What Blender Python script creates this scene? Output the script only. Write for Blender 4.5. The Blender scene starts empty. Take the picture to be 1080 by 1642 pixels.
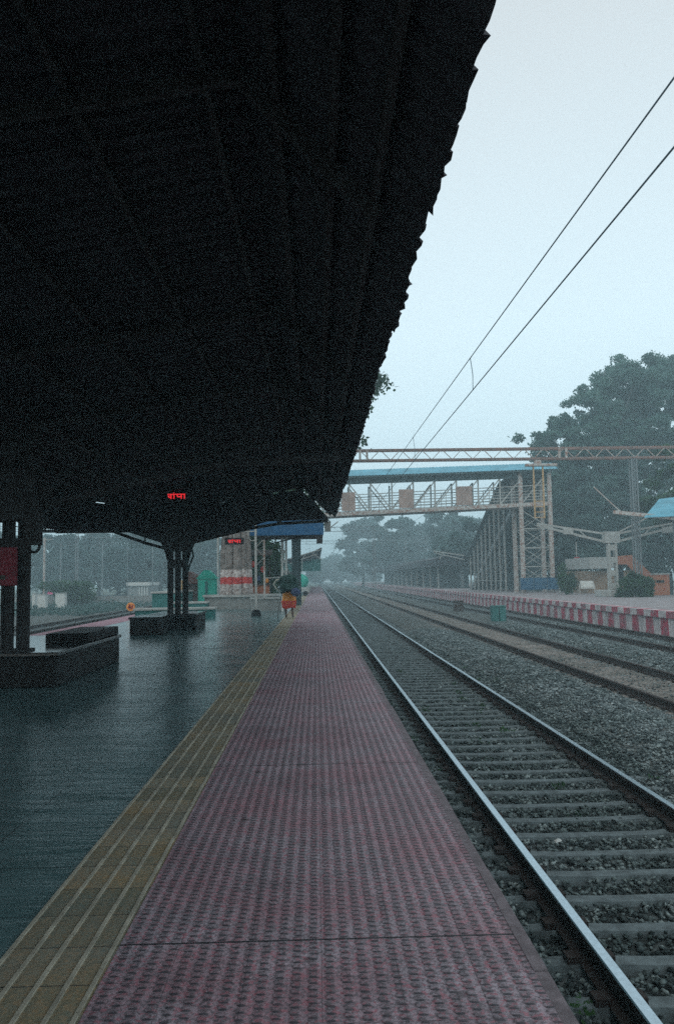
import bpy, math, random
import numpy as np
from mathutils import Matrix, Vector
R = math.radians
SC = bpy.context.scene
C = SC.collection
random.seed(7)

# ------------------------------------------------------------------ camera
cd = bpy.data.cameras.new("camera"); cam = bpy.data.objects.new("camera", cd); C.objects.link(cam)
cd.sensor_fit = 'VERTICAL'; cd.sensor_height = 36.0; cd.lens = 36.0 * 1264 / 1642
cd.clip_start = 0.05; cd.clip_end = 3000
CAMH = 1.45
CM = Matrix.Translation((0, 0, CAMH)) @ Matrix.Rotation(R(-1.57), 4, 'Z') @ Matrix.Rotation(R(90 + 4.82), 4, 'X') @ Matrix.Rotation(R(-0.9), 4, 'Z')
cam.matrix_world = CM
SC.camera = cam

def at(px, py, Y):
    """photo pixel -> world point on the plane y = Y (planning aid: real place, real depth)"""
    d = CM.to_3x3() @ Vector(((px - 540) / 1264, -(py - 821) / 1264, -1))
    return Vector((d.x * Y / d.y, Y, CAMH + d.z * Y / d.y))

# ------------------------------------------------------------------ world, sun, exposure
w = bpy.data.worlds.new("World"); SC.world = w; w.use_nodes = True
nt = w.node_tree; nt.nodes.clear()
wo = nt.nodes.new('ShaderNodeOutputWorld'); bg = nt.nodes.new('ShaderNodeBackground')
sky = nt.nodes.new('ShaderNodeTexSky'); sky.sky_type = 'NISHITA'; sky.sun_disc = False
sky.sun_elevation = R(12); sky.sun_rotation = R(200); sky.dust_density = 4; sky.air_density = 1.2; sky.ozone_density = 3
mx = nt.nodes.new('ShaderNodeMix'); mx.data_type = 'RGBA'; mx.inputs[0].default_value = 0.93
tc = nt.nodes.new('ShaderNodeTexCoord'); sx = nt.nodes.new('ShaderNodeSeparateXYZ'); nt.links.new(tc.outputs['Generated'], sx.inputs[0])
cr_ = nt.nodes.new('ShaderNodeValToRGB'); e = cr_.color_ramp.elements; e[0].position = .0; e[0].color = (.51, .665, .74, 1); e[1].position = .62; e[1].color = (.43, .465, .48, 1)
e2 = cr_.color_ramp.elements.new(.30); e2.color = (.52, .635, .69, 1); nt.links.new(sx.outputs[2], cr_.inputs[0])
sc_ = nt.nodes.new('ShaderNodeVectorMath'); sc_.operation = 'SCALE'; sc_.inputs['Scale'].default_value = 10; nt.links.new(cr_.outputs[0], sc_.inputs[0])
nt.links.new(sc_.outputs[0], mx.inputs[7])       # overcast layer, pale near the horizon, greyer overhead
nt.links.new(sky.outputs[0], mx.inputs[6]); nt.links.new(mx.outputs[2], bg.inputs[0])
bg.inputs[1].default_value = 0.15
nt.links.new(bg.outputs[0], wo.inputs[0])
sd = bpy.data.lights.new("sun", 'SUN'); sd.energy = 0.5; sd.angle = R(60); sd.color = (1, .96, .9)
so = bpy.data.objects.new("sun", sd); C.objects.link(so)
so.rotation_euler = (R(45), 0, R(-20))
SC.view_settings.view_transform = 'Standard'; SC.view_settings.look = 'None'
SC.view_settings.exposure = 0.24; SC.view_settings.gamma = 1.0
SC.cycles.use_denoising = False
SC.cycles.max_bounces = 6; SC.cycles.volume_bounces = 3; SC.cycles.transparent_max_bounces = 6
SC.cycles.diffuse_bounces = 3

# ------------------------------------------------------------------ materials
def nodes(m):
    m.use_nodes = True; n = m.node_tree.nodes; return n, m.node_tree.links, n['Principled BSDF']
def mathn(n, l, op, a, b=None, c=None):
    q = n.new('ShaderNodeMath'); q.operation = op
    for i, v in enumerate((a, b, c)):
        if v is None: continue
        if isinstance(v, (int, float)): q.inputs[i].default_value = v
        else: l.new(v, q.inputs[i])
    return q.outputs[0]
def ramp(n, l, src, stops):
    r = n.new('ShaderNodeValToRGB'); e = r.color_ramp.elements
    while len(e) < len(stops): e.new(0.5)
    for k, (p, c) in enumerate(stops): e[k].position = p; e[k].color = (*c, 1)
    l.new(src, r.inputs[0]); return r.outputs[0]
def noise(n, l, scale, detail=4, vec=None, rough=.6):
    q = n.new('ShaderNodeTexNoise'); q.inputs['Scale'].default_value = scale; q.inputs['Detail'].default_value = detail
    q.inputs['Roughness'].default_value = rough
    if vec is None:
        t = n.new('ShaderNodeNewGeometry'); vec = t.outputs['Position']
    l.new(vec, q.inputs['Vector']); return q.outputs[0]
def mixc(n, l, f, a, b, mode='MIX'):
    q = n.new('ShaderNodeMix'); q.data_type = 'RGBA'; q.blend_type = mode
    if isinstance(f, (int, float)): q.inputs[0].default_value = f
    else: l.new(f, q.inputs[0])
    for i, v in ((6, a), (7, b)):
        if isinstance(v, tuple): q.inputs[i].default_value = (*v, 1)
        else: l.new(v, q.inputs[i])
    return q.outputs[2]
def mat(name, col, rough=.8, metal=0, var=.35, scale=6, col2=None, bump=0, bscale=40, spec=.3, p2=(.35, .68)):
    m = bpy.data.materials.new(name); n, l, b = nodes(m)
    c2 = col2 or tuple(x * (1 - var) for x in col)
    l.new(ramp(n, l, noise(n, l, scale), [(p2[0], c2), (p2[1], col)]), b.inputs['Base Color'])
    b.inputs['Roughness'].default_value = rough; b.inputs['Metallic'].default_value = metal
    b.inputs['Specular IOR Level'].default_value = spec
    if bump:
        bp = n.new('ShaderNodeBump'); bp.inputs['Distance'].default_value = bump; bp.inputs['Strength'].default_value = 1
        l.new(noise(n, l, bscale), bp.inputs['Height']); l.new(bp.outputs[0], b.inputs['Normal'])
    return m
def islands(m, lo, hi, tint=None):
    n, l = m.node_tree.nodes, m.node_tree.links; b = n['Principled BSDF']; g = n.new('ShaderNodeNewGeometry')
    src = b.inputs['Base Color'].links[0].from_socket
    k = ramp(n, l, g.outputs['Random Per Island'], [(0, lo), (.55, tuple((a + c) / 2.2 for a, c in zip(lo, hi))), (1, hi)])
    l.new(mixc(n, l, 1.0, src, k, 'MULTIPLY'), b.inputs['Base Color']); return m
def emit(name, col, s):
    m = bpy.data.materials.new(name); n, l, b = nodes(m)
    b.inputs['Base Color'].default_value = (.02, .005, .005, 1)
    b.inputs['Emission Color'].default_value = (*col, 1); b.inputs['Emission Strength'].default_value = s
    return m

M = {}
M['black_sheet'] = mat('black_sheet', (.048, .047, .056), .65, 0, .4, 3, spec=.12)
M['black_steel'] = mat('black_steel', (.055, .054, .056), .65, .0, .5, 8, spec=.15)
M['granite_black'] = mat('granite_black', (.008, .008, .009), .45, 0, .3, 60, spec=.12)
M['granite_polished'] = mat('granite_polished', (.02, .021, .023), .13, 0, .3, 60, spec=.6)
M['granite_grey'] = mat('granite_grey', (.3, .34, .36), .35, 0, .3, 12, spec=.4)
M['concrete'] = mat('concrete', (.30, .31, .30), .9, 0, .35, 5, bump=.01)
M['concrete_light'] = mat('concrete_light', (.48, .49, .47), .9, 0, .35, 4, bump=.01)
M['sleeper'] = mat('sleeper', (.165, .205, .215), .85, 0, .5, 9, bump=.006, bscale=60)
M['rail_head'] = mat('rail_head', (.50, .60, .66), .26, 1.0, .2, 30)
M['rust_dark'] = mat('rust_dark', (.045, .035, .032), .85, .2, .4, 20)
M['rust_line'] = mat('rust_line', (.06, .045, .042), .8, .2, .4, 20)
M['pale_steel'] = mat('pale_steel', (.50, .50, .47), .6, .0, .45, 14)
M['rusty_pale'] = mat('rusty_pale', (.48, .46, .43), .7, 0, .5, 5, col2=(.30, .16, .12), p2=(.38, .55))
M['grey_steel'] = mat('grey_steel', (.22, .25, .26), .6, .0, .35, 10)
M['dark_green_steel'] = mat('dark_green_steel', (.04, .075, .08), .6, 0, .4, 10)
M['wire'] = mat('wire', (.15, .22, .26), .5, .3, .3, 20)
M['blue_sheet'] = mat('blue_sheet', (.13, .44, .58), .5, 0, .35, 1.2, spec=.4)
M['blue_deep'] = mat('blue_deep', (.02, .11, .24), .55, 0, .3, 4)
M['blue_fence'] = mat('blue_fence', (.03, .13, .25), .6, 0, .35, 3)
M['orange'] = mat('orange', (.44, .18, .08), .85, 0, .5, 2.5, col2=(.38, .13, .09))
M['orange_panel'] = mat('orange_panel', (.46, .33, .28), .8, 0, .35, 2.0)
M['white_paint'] = mat('white_paint', (.72, .72, .68), .7, 0, .3, 7)
M['yellow_rust'] = mat('yellow_rust', (.62, .40, .20), .7, 0, .4, 8)
M['red_board'] = mat('red_board', (.30, .045, .065), .7, 0, .5, 30)
M['red_paint'] = mat('red_paint', (.42, .05, .06), .85, 0, .45, 5)
M['pink'] = mat('pink', (.80, .10, .26), .8, 0, .2, 3)
M['teal'] = mat('teal', (.04, .50, .38), .7, 0, .3, 4)
M['teal_dark'] = mat('teal_dark', (.05, .20, .19), .8, 0, .35, 6)
M['led'] = emit('led', (1, .03, .04), .75)
M['led_board'] = mat('led_board', (.015, .012, .014), .6, 0, .1, 5)
M['marker_orange'] = mat('marker_orange', (.85, .34, .10), .7, 0, .15, 20)
M['skin'] = mat('skin', (.10, .055, .04), .65, 0, .2, 20)
M['hair'] = mat('hair', (.012, .011, .012), .7, 0, .2, 30)
M['cloth_orange'] = mat('cloth_orange', (.80, .30, .05), .9, 0, .35, 9)
M['cloth_red'] = mat('cloth_red', (.62, .07, .05), .9, 0, .35, 12)
M['cloth_green'] = mat('cloth_green', (.035, .085, .075), .95, 0, .5, 9, bump=.03, bscale=14)
M['cloth_blue'] = mat('cloth_blue', (.07, .10, .19), .9, 0, .4, 9, bump=.02, bscale=20)
M['stripe_cloth'] = mat('stripe_cloth', (.55, .56, .48), .9, 0, .3, 30)
M['bark'] = mat('bark', (.20, .17, .15), .95, 0, .55, 5, bump=.05, bscale=9)
M['bark_dark'] = mat('bark_dark', (.05, .045, .04), .95, 0, .4, 4)
M['earth'] = mat('earth', (.11, .115, .09), .95, 0, .5, .25, col2=(.05, .075, .04))
M['wood_dark'] = mat('wood_dark', (.07, .05, .045), .8, 0, .4, 8)
M['tile_red'] = mat('tile_red', (.16, .07, .06), .9, 0, .4, 8)
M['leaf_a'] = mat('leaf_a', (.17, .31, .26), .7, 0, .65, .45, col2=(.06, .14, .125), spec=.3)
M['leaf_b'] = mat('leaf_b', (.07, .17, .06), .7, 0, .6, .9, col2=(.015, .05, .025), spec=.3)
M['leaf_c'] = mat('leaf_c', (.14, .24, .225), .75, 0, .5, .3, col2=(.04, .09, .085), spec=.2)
for k in ('leaf_a', 'leaf_b', 'leaf_c'): islands(M[k], (.75, .8, .8), (1.15, 1.12, 1.1))
for k in ('leaf_a', 'leaf_b', 'leaf_c'):      # thin leaves let light through
    n, l = M[k].node_tree.nodes, M[k].node_tree.links; b = n['Principled BSDF']; tr = n.new('ShaderNodeBsdfTranslucent'); ms = n.new('ShaderNodeMixShader'); ou = n['Material Output']
    l.new(b.inputs['Base Color'].links[0].from_socket, tr.inputs[0]); ms.inputs[0].default_value = .5; l.new(b.outputs[0], ms.inputs[1]); l.new(tr.outputs[0], ms.inputs[2]); l.new(ms.outputs[0], ou.inputs[0])
M['litter'] = mat('litter', (.7, .72, .7), .8, 0, .2, 20)

def platform_mat():
    m = bpy.data.materials.new('platform_paving'); n, l, b = nodes(m)
    g = n.new('ShaderNodeNewGeometry'); P = g.outputs['Position']
    s = n.new('ShaderNodeSeparateXYZ'); l.new(P, s.inputs[0]); x, y = s.outputs[0], s.outputs[1]
    c = ramp(n, l, noise(n, l, 2.2, 5), [(.3, (.038, .105, .110)), (.7, (.105, .200, .212))])
    c = mixc(n, l, mathn(n, l, 'MULTIPLY', noise(n, l, 90, 2), .35), c, (.16, .19, .19))
    # slab joints 0.6 m
    def joint(v, p, wd):
        f = mathn(n, l, 'FRACT', mathn(n, l, 'DIVIDE', v, p)); return mathn(n, l, 'LESS_THAN', f, wd)
    j = mathn(n, l, 'MAXIMUM', joint(x, .6, .018), joint(y, .6, .018))
    c = mixc(n, l, mathn(n, l, 'MULTIPLY', j, .55), c, (.02, .025, .025))
    l.new(c, b.inputs['Base Color'])
    # worn/wet: long transverse ripples
    mp = n.new('ShaderNodeMapping'); mp.inputs['Scale'].default_value = (.7, 3.6, 1); l.new(P, mp.inputs[0])
    rn = noise(n, l, 1.6, 5, mp.outputs[0])
    l.new(ramp(n, l, noise(n, l, .9, 4), [(.35, (.13,) * 3), (.7, (.32,) * 3)]), b.inputs['Roughness'])
    b.inputs['Specular IOR Level'].default_value = .75
    bp = n.new('ShaderNodeBump'); bp.inputs['Distance'].default_value = .016
    h = mathn(n, l, 'ADD', rn, mathn(n, l, 'MULTIPLY', j, -.3)); h = mathn(n, l, 'ADD', h, mathn(n, l, 'MULTIPLY', noise(n, l, 60, 2), .12))
    l.new(h, bp.inputs['Height']); l.new(bp.outputs[0], b.inputs['Normal'])
    return m
M['platform'] = platform_mat()

def tactile_mat(name, light, dark, red):
    m = bpy.data.materials.new(name); n, l, b = nodes(m)
    g = n.new('ShaderNodeNewGeometry'); P = g.outputs['Position']
    s = n.new('ShaderNodeSeparateXYZ'); l.new(P, s.inputs[0]); x, y = s.outputs[0], s.outputs[1]
    px_, py_ = .0610, .0450
    cx = mathn(n, l, 'DIVIDE', x, px_); fx = mathn(n, l, 'SUBTRACT', mathn(n, l, 'FRACT', cx), .5)
    par = mathn(n, l, 'MULTIPLY', mathn(n, l, 'FRACT', mathn(n, l, 'MULTIPLY', mathn(n, l, 'FLOOR', cx), .5)), 1.0)
    cy = mathn(n, l, 'ADD', mathn(n, l, 'DIVIDE', y, py_), par); fy = mathn(n, l, 'SUBTRACT', mathn(n, l, 'FRACT', cy), .5)
    d = mathn(n, l, 'SQRT', mathn(n, l, 'ADD', mathn(n, l, 'POWER', fx, 2), mathn(n, l, 'MULTIPLY', mathn(n, l, 'POWER', fy, 2), .75)))
    stud = n.new('ShaderNodeMapRange'); stud.interpolation_type = 'SMOOTHSTEP'
    l.new(d, stud.inputs[0]); stud.inputs[1].default_value = .40; stud.inputs[2].default_value = .22
    # dark half-moon mark in the colour on the near side of each stud
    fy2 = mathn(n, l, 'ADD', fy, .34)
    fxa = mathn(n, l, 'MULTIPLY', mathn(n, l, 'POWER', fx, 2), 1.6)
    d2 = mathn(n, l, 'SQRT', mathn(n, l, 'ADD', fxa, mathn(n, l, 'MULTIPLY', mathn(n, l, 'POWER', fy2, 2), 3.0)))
    half_moon = n.new('ShaderNodeMapRange'); half_moon.interpolation_type = 'SMOOTHSTEP'
    l.new(d2, half_moon.inputs[0]); half_moon.inputs[1].default_value = .42; half_moon.inputs[2].default_value = .26
    base = ramp(n, l, noise(n, l, 3.0, 5), [(.3, tuple(v * .72 for v in light)), (.68, light)])
    patch = ramp(n, l, noise(n, l, 1.3, 6), [(.44, (0, 0, 0)), (.62, (1, 1, 1))])
    base = mixc(n, l, mathn(n, l, 'MULTIPLY', patch, .48), base, red)
    fine = noise(n, l, 75, 2)
    base = mixc(n, l, ramp(n, l, fine, [(.44, (0, 0, 0)), (.60, (.9, .9, .9))]), base, tuple(v * .38 for v in light))
    fr = noise(n, l, 55, 2)
    base = mixc(n, l, ramp(n, l, fr, [(.53, (0, 0, 0)), (.62, (.8, .8, .8))]), base, red)
    lane = n.new('ShaderNodeMapRange'); l.new(mathn(n, l, 'ABSOLUTE', fx), lane.inputs[0]); lane.inputs[1].default_value = .22; lane.inputs[2].default_value = .42; lane.inputs[3].default_value = .84; lane.inputs[4].default_value = 1.12
    lc = n.new('ShaderNodeCombineColor'); [l.new(lane.outputs[0], lc.inputs[i]) for i in range(3)]
    base = mixc(n, l, 1.0, base, lc.outputs[0], 'MULTIPLY')
    k = mathn(n, l, 'MULTIPLY', half_moon.outputs[0], mathn(n, l, 'ADD', mathn(n, l, 'MULTIPLY', noise(n, l, 14, 3), .9), .42))
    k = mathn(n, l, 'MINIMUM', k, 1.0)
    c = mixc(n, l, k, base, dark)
    blot = ramp(n, l, noise(n, l, .75, 5), [(.33, (.80, .79, .80)), (.52, (1, 1, 1))]); c = mixc(n, l, 1.0, c, blot, 'MULTIPLY')
    spots = ramp(n, l, noise(n, l, 5.0, 1), [(.74, (0, 0, 0)), (.77, (.6, .6, .6))]); c = mixc(n, l, spots, c, (.04, .03, .035))
    def joint(v, p, off, wd):
        f = mathn(n, l, 'FRACT', mathn(n, l, 'DIVIDE', mathn(n, l, 'ADD', v, off), p)); return mathn(n, l, 'LESS_THAN', f, wd)
    j = mathn(n, l, 'MAXIMUM', joint(x, .28, .001, .012), joint(y, .30, .008, .012))
    j2 = mathn(n, l, 'MULTIPLY', joint(y, 3.0, -.290, .0045), 1.6)
    j = mathn(n, l, 'ADD', mathn(n, l, 'MULTIPLY', j, .5), j2); j = mathn(n, l, 'MINIMUM', j, 1.0)
    c = mixc(n, l, j, c, tuple(v * .5 for v in dark))
    l.new(c, b.inputs['Base Color']); b.inputs['Roughness'].default_value = .6; b.inputs['Specular IOR Level'].default_value = .3
    bp = n.new('ShaderNodeBump'); bp.inputs['Distance'].default_value = .0035
    h = mathn(n, l, 'SUBTRACT', stud.outputs[0], mathn(n, l, 'MULTIPLY', j, 1.2)); h = mathn(n, l, 'ADD', h, mathn(n, l, 'MULTIPLY', fine, .5))
    l.new(h, bp.inputs['Height']); l.new(bp.outputs[0], b.inputs['Normal'])
    return m
M['tactile_pink'] = tactile_mat('tactile_pink', (.44, .36, .41), (.06, .058, .07), (.43, .16, .20))
M['tactile_far'] = mat('tactile_far', (.42, .25, .30), .8, 0, .3, 3)
def strip_mat():
    m = bpy.data.materials.new('strip_yellow'); n, l, b = nodes(m)
    a = ramp(n, l, noise(n, l, 60, 3), [(.36, (.11, .15, .11)), (.5, (.26, .235, .15)), (.64, (.45, .27, .12))])
    g2 = ramp(n, l, noise(n, l, 2.2, 5), [(.35, (.25, .27, .25)), (.65, (.34, .24, .13))])
    c = mixc(n, l, .5, a, g2); c = mixc(n, l, ramp(n, l, noise(n, l, .8, 4), [(.45, (0, 0, 0)), (.7, (.7, .7, .7))]), c, (.20, .21, .20))
    g = n.new('ShaderNodeNewGeometry'); sp = n.new('ShaderNodeSeparateXYZ'); l.new(g.outputs['Position'], sp.inputs[0])
    ti = mathn(n, l, 'DIVIDE', mathn(n, l, 'ADD', sp.outputs[1], .008), .30); wn = n.new('ShaderNodeTexWhiteNoise'); wn.noise_dimensions = '1D'; l.new(mathn(n, l, 'FLOOR', ti), wn.inputs['W'])
    c = mixc(n, l, 1.0, c, ramp(n, l, wn.outputs[0], [(0, (.70, .74, .72)), (1, (1.1, 1.05, 1.0))]), 'MULTIPLY')
    c = mixc(n, l, mathn(n, l, 'LESS_THAN', mathn(n, l, 'FRACT', ti), .022), c, (.05, .05, .045))
    l.new(c, b.inputs['Base Color']); b.inputs['Roughness'].default_value = .8
    bp = n.new('ShaderNodeBump'); bp.inputs['Distance'].default_value = .003; l.new(noise(n, l, 90, 3), bp.inputs['Height']); l.new(bp.outputs[0], b.inputs['Normal']); return m
M['strip_yellow'] = strip_mat()
M['ridge'] = mat('ridge', (.50, .46, .37), .8, 0, .45, 5)
M['coping'] = mat('coping', (.25, .21, .23), .85, 0, .4, 12, bump=.004, bscale=60)

def ballast_mat(name, a, b2, c3, sc):
    m = bpy.data.materials.new(name); n, l, b = nodes(m)
    v = n.new('ShaderNodeTexVoronoi'); v.inputs['Scale'].default_value = sc
    g = n.new('ShaderNodeNewGeometry'); l.new(g.outputs['Position'], v.inputs['Vector'])
    bw = n.new('ShaderNodeRGBToBW'); l.new(v.outputs['Color'], bw.inputs[0])
    c = ramp(n, l, bw.outputs[0], [(.15, a), (.5, b2), (.85, c3)])
    big = ramp(n, l, noise(n, l, .9, 5), [(.35, (.62, .66, .62)), (.65, (1.1, 1.08, 1.05))])
    c = mixc(n, l, 1.0, c, big, 'MULTIPLY')
    l.new(c, b.inputs['Base Color']); b.inputs['Roughness'].default_value = .9; b.inputs['Specular IOR Level'].default_value = .25
    bp = n.new('ShaderNodeBump'); bp.inputs['Distance'].default_value = .05; bp.inputs['Strength'].default_value = 1
    inv = mathn(n, l, 'MULTIPLY', v.outputs['Distance'], -1)
    l.new(inv, bp.inputs['Height']); l.new(bp.outputs[0], b.inputs['Normal'])
    return m
M['bed'] = ballast_mat('bed', (.04, .045, .045), (.10, .115, .115), (.22, .24, .24), 16)
M['bed_dark'] = ballast_mat('bed_dark', (.025, .033, .034), (.06, .074, .076), (.12, .14, .145), 16)
M['bed_brown'] = ballast_mat('bed_brown', (.10, .09, .085), (.21, .19, .18), (.30, .27, .25), 14)
M['stone'] = ballast_mat('stone', (.10, .125, .135), (.24, .295, .31), (.48, .55, .57), 11)
M['stone_dark'] = ballast_mat('stone_dark', (.06, .082, .085), (.16, .205, .21), (.40, .47, .48), 11)

for k in ('stone', 'stone_dark'):
    islands(M[k], (.35, .38, .40), (1.0, 1.0, 1.0))
# ------------------------------------------------------------------ mesh helpers
class MB:
    def __init__(s): s.v = []; s.f = []; s.m = []
    def add(s, vs, fs, mi=0):
        o = len(s.v); s.v += [tuple(v) for v in vs]; s.f += [tuple(i + o for i in f) for f in fs]; s.m += [mi] * len(fs)
    def box(s, a, b, mi=0, bev=0):
        x0, y0, z0 = a; x1, y1, z1 = b
        vs = [(x0, y0, z0), (x1, y0, z0), (x1, y1, z0), (x0, y1, z0), (x0, y0, z1), (x1, y0, z1), (x1, y1, z1), (x0, y1, z1)]
        s.add(vs, [(0, 3, 2, 1), (4, 5, 6, 7), (0, 1, 5, 4), (1, 2, 6, 5), (2, 3, 7, 6), (3, 0, 4, 7)], mi)
    def bar(s, p, q, w, h=None, mi=0):
        p = Vector(p); q = Vector(q); h = h or w; d = (q - p)
        if d.length < 1e-6: return
        d.normalize(); up = Vector((0, 0, 1)) if abs(d.z) < .95 else Vector((1, 0, 0))
        a = d.cross(up).normalized() * w / 2; b = a.normalized().cross(d).normalized() * h / 2
        vs = [p - a - b, p + a - b, p + a + b, p - a + b, q - a - b, q + a - b, q + a + b, q - a + b]
        s.add(vs, [(0, 3, 2, 1), (4, 5, 6, 7), (0, 1, 5, 4), (1, 2, 6, 5), (2, 3, 7, 6), (3, 0, 4, 7)], mi)
    def tube(s, pts, r, n=8, mi=0, cap=True):
        pts = [Vector(p) for p in pts]; rr = r if isinstance(r, (list, tuple)) else [r] * len(pts)
        vs = []; prev = None
        for i, p in enumerate(pts):
            d = (pts[min(i + 1, len(pts) - 1)] - pts[max(i - 1, 0)]).normalized()
            if prev is None:
                up = Vector((0, 0, 1)) if abs(d.z) < .9 else Vector((1, 0, 0)); a = d.cross(up).normalized()
            else: a = (prev - d * prev.dot(d)).normalized()
            prev = a; b = d.cross(a)
            for k in range(n):
                t = 2 * math.pi * k / n; vs.append(p + (a * math.cos(t) + b * math.sin(t)) * rr[i])
        fs = [(i * n + k, i * n + (k + 1) % n, (i + 1) * n + (k + 1) % n, (i + 1) * n + k) for i in range(len(pts) - 1) for k in range(n)]
        if cap: fs += [tuple(range(n))[::-1], tuple((len(pts) - 1) * n + k for k in range(n))]
        s.add(vs, fs, mi)
    def ell(s, c, r, n=10, k=7, mi=0, jit=0, seed=0):
        rd = random.Random(seed); vs = []
        for i in range(k + 1):
            ph = math.pi * i / k
            for j in range(n):
                t = 2 * math.pi * j / n; q = 1 + jit * (rd.random() - .5)
                vs.append((c[0] + r[0] * q * math.sin(ph) * math.cos(t), c[1] + r[1] * q * math.sin(ph) * math.sin(t), c[2] + r[2] * q * math.cos(ph)))
        fs = [(i * n + j, (i + 1) * n + j, (i + 1) * n + (j + 1) % n, i * n + (j + 1) % n) for i in range(k) for j in range(n)]
        s.add(vs, fs, mi)
    def prism(s, poly, axis, a, b, mi=0):
        """poly in the other two axes, extruded a..b along axis (0=x,1=y,2=z)"""
        def mk(p, t):
            return {0: (t, p[0], p[1]), 1: (p[0], t, p[1]), 2: (p[0], p[1], t)}[axis]
        n = len(poly); vs = [mk(p, a) for p in poly] + [mk(p, b) for p in poly]
        fs = [tuple(range(n))[::-1], tuple(range(n, 2 * n))] + [(i, (i + 1) % n, (i + 1) % n + n, i + n) for i in range(n)]
        s.add(vs, fs, mi)
    def build(s, name, m, parent=None, bevel=0, smooth=False):
        off = wpos(parent) if parent else Vector((0, 0, 0))
        me = bpy.data.meshes.new(name)
        me.from_pydata([(v[0] - off.x, v[1] - off.y, v[2] - off.z) for v in s.v], [], s.f)
        ms = m if isinstance(m, (list, tuple)) else [m]
        for q in ms: me.materials.append(q)
        if len(ms) > 1: me.polygons.foreach_set('material_index', s.m)
        if smooth: me.polygons.foreach_set('use_smooth', [True] * len(s.f))
        import bmesh
        bm = bmesh.new(); bm.from_mesh(me); bmesh.ops.recalc_face_normals(bm, faces=bm.faces); bm.to_mesh(me); bm.free()
        o = bpy.data.objects.new(name, me); C.objects.link(o)
        if parent: o.parent = parent
        if bevel:
            b = o.modifiers.new('bevel', 'BEVEL'); b.width = bevel; b.segments = 2; b.limit_method = 'ANGLE'
        return o
def wpos(o):
    p = Vector((0, 0, 0))
    while o is not None: p += o.location; o = o.parent
    return p
def tag(o, label=None, cat=None, group=None, kind=None):
    if label: o['label'] = label
    if cat: o['category'] = cat
    if group: o['group'] = group
    if kind: o['kind'] = kind
    return o
def thing(name, loc, label, cat, group=None):
    o = bpy.data.objects.new(name, None); C.objects.link(o); o.location = loc; o.empty_display_size = .2
    return tag(o, label, cat, group)
def copy_tree(o, parent=None):
    c = o.copy(); C.objects.link(c)
    if parent: c.parent = parent
    for ch in list(o.children): copy_tree(ch, c)
    return c
def struct(mb, name, m, label=None):
    o = mb.build(name, m); o['kind'] = 'structure'
    return o

# ------------------------------------------------------------------ setting: ground, track bed, platforms
g = MB(); g.add([(-450, -60, -1.16), (450, -60, -1.16), (450, 640, -1.16), (-450, 640, -1.16)], [(0, 1, 2, 3)]); struct(g, 'ground', M['earth'])

RX = [1.674, 3.419]; T1 = 2.547; T2 = 7.10; T3 = 11.70; PF = 13.45
def bedz(x):
    pts = [(.7, -1.05), (1.1, -1.03), (3.9, -1.02), (4.6, -.90), (5.3, -.89), (5.8, -.97), (8.4, -.965), (9.0, -.87), (9.8, -.87), (10.3, -.98), (13.0, -1.0), (13.6, -1.05)]
    return float(np.interp(x, [p[0] for p in pts], [p[1] for p in pts]))
xs = [.7, 1.0, 1.6, 2.5, 3.4, 4.0, 4.3, 4.6, 5.0, 5.3, 5.8, 6.2]
def bed_strip(name, xa, xb, m, dy=.25, ymax=60):
    rd = random.Random(3); nx = max(4, int((xb - xa) / .22)); X = [xa + (xb - xa) * i / nx for i in range(nx + 1)]
    Y = list(np.arange(-6, ymax, dy)) + list(np.linspace(ymax, 500, 60)); vs = []
    for y in Y:
        for i, x in enumerate(X): vs.append((x, y, bedz(x) + (rd.uniform(-.014, .014) if 0 < i < nx else 0)))
    n = len(X); fs = [(a * n + b, a * n + b + 1, (a + 1) * n + b + 1, (a + 1) * n + b) for a in range(len(Y) - 1) for b in range(n - 1)]
    q = MB(); q.add(vs, fs); return struct(q, name, m)
bed_strip('track_bed', .7, 4.1, M['bed_dark']); bed_strip('track_bed', 4.1, 5.8, M['bed']); bed_strip('track_bed', 5.8, 8.4, M['bed_brown']); bed_strip('track_bed', 8.4, 13.6, M['bed'], .5)
q = MB(); q.add([(-40, -6, -1.05), (-8, -6, -1.05), (-8, 420, -1.05), (-40, 420, -1.05)], [(0, 1, 2, 3)]); struct(q, 'track_bed', M['bed'])

# main platform
PE = .83
q = MB(); q.box((-8.0, -8, -1.16), (PE - .03, 150, 0)); struct(q, 'platform', M['platform'])
q = MB(); q.box((-.80, -8, .0), (PE - .055, 150, .008)); struct(q, 'tactile_paving', M['tactile_pink'])
q = MB(); y = -8.0; rd = random.Random(8)
while y < 150:
    d = rd.uniform(-.006, .004); e = rd.uniform(-.003, .003); q.box((PE - .055, y, -.10), (PE + d, y + .994, .008 + e)); y += 1.0
struct(q, 'platform_edge', M['coping'])
q = MB(); q.box((-8.04, -8, -.10), (-7.0, 150, .006)); struct(q, 'tactile_paving', M['tactile_far'])
q = MB(); q.box((-1.235, -8, .0), (-.80, 150, .005)); struct(q, 'guide_strip', M['strip_yellow'])
q = MB()
for x in (-1.225, -1.125, -1.02, -.915, -.82):
    y = -2.0
    rd = random.Random(int(x * 1000))
    while y < 60:
        L = .295; d = rd.uniform(-.0015, .0015)
        q.box((x - .008 + d, y, .005), (x + .008 + d, y + L, .0125)); y += .30
struct(q, 'guide_ridges', M['ridge'])

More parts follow.
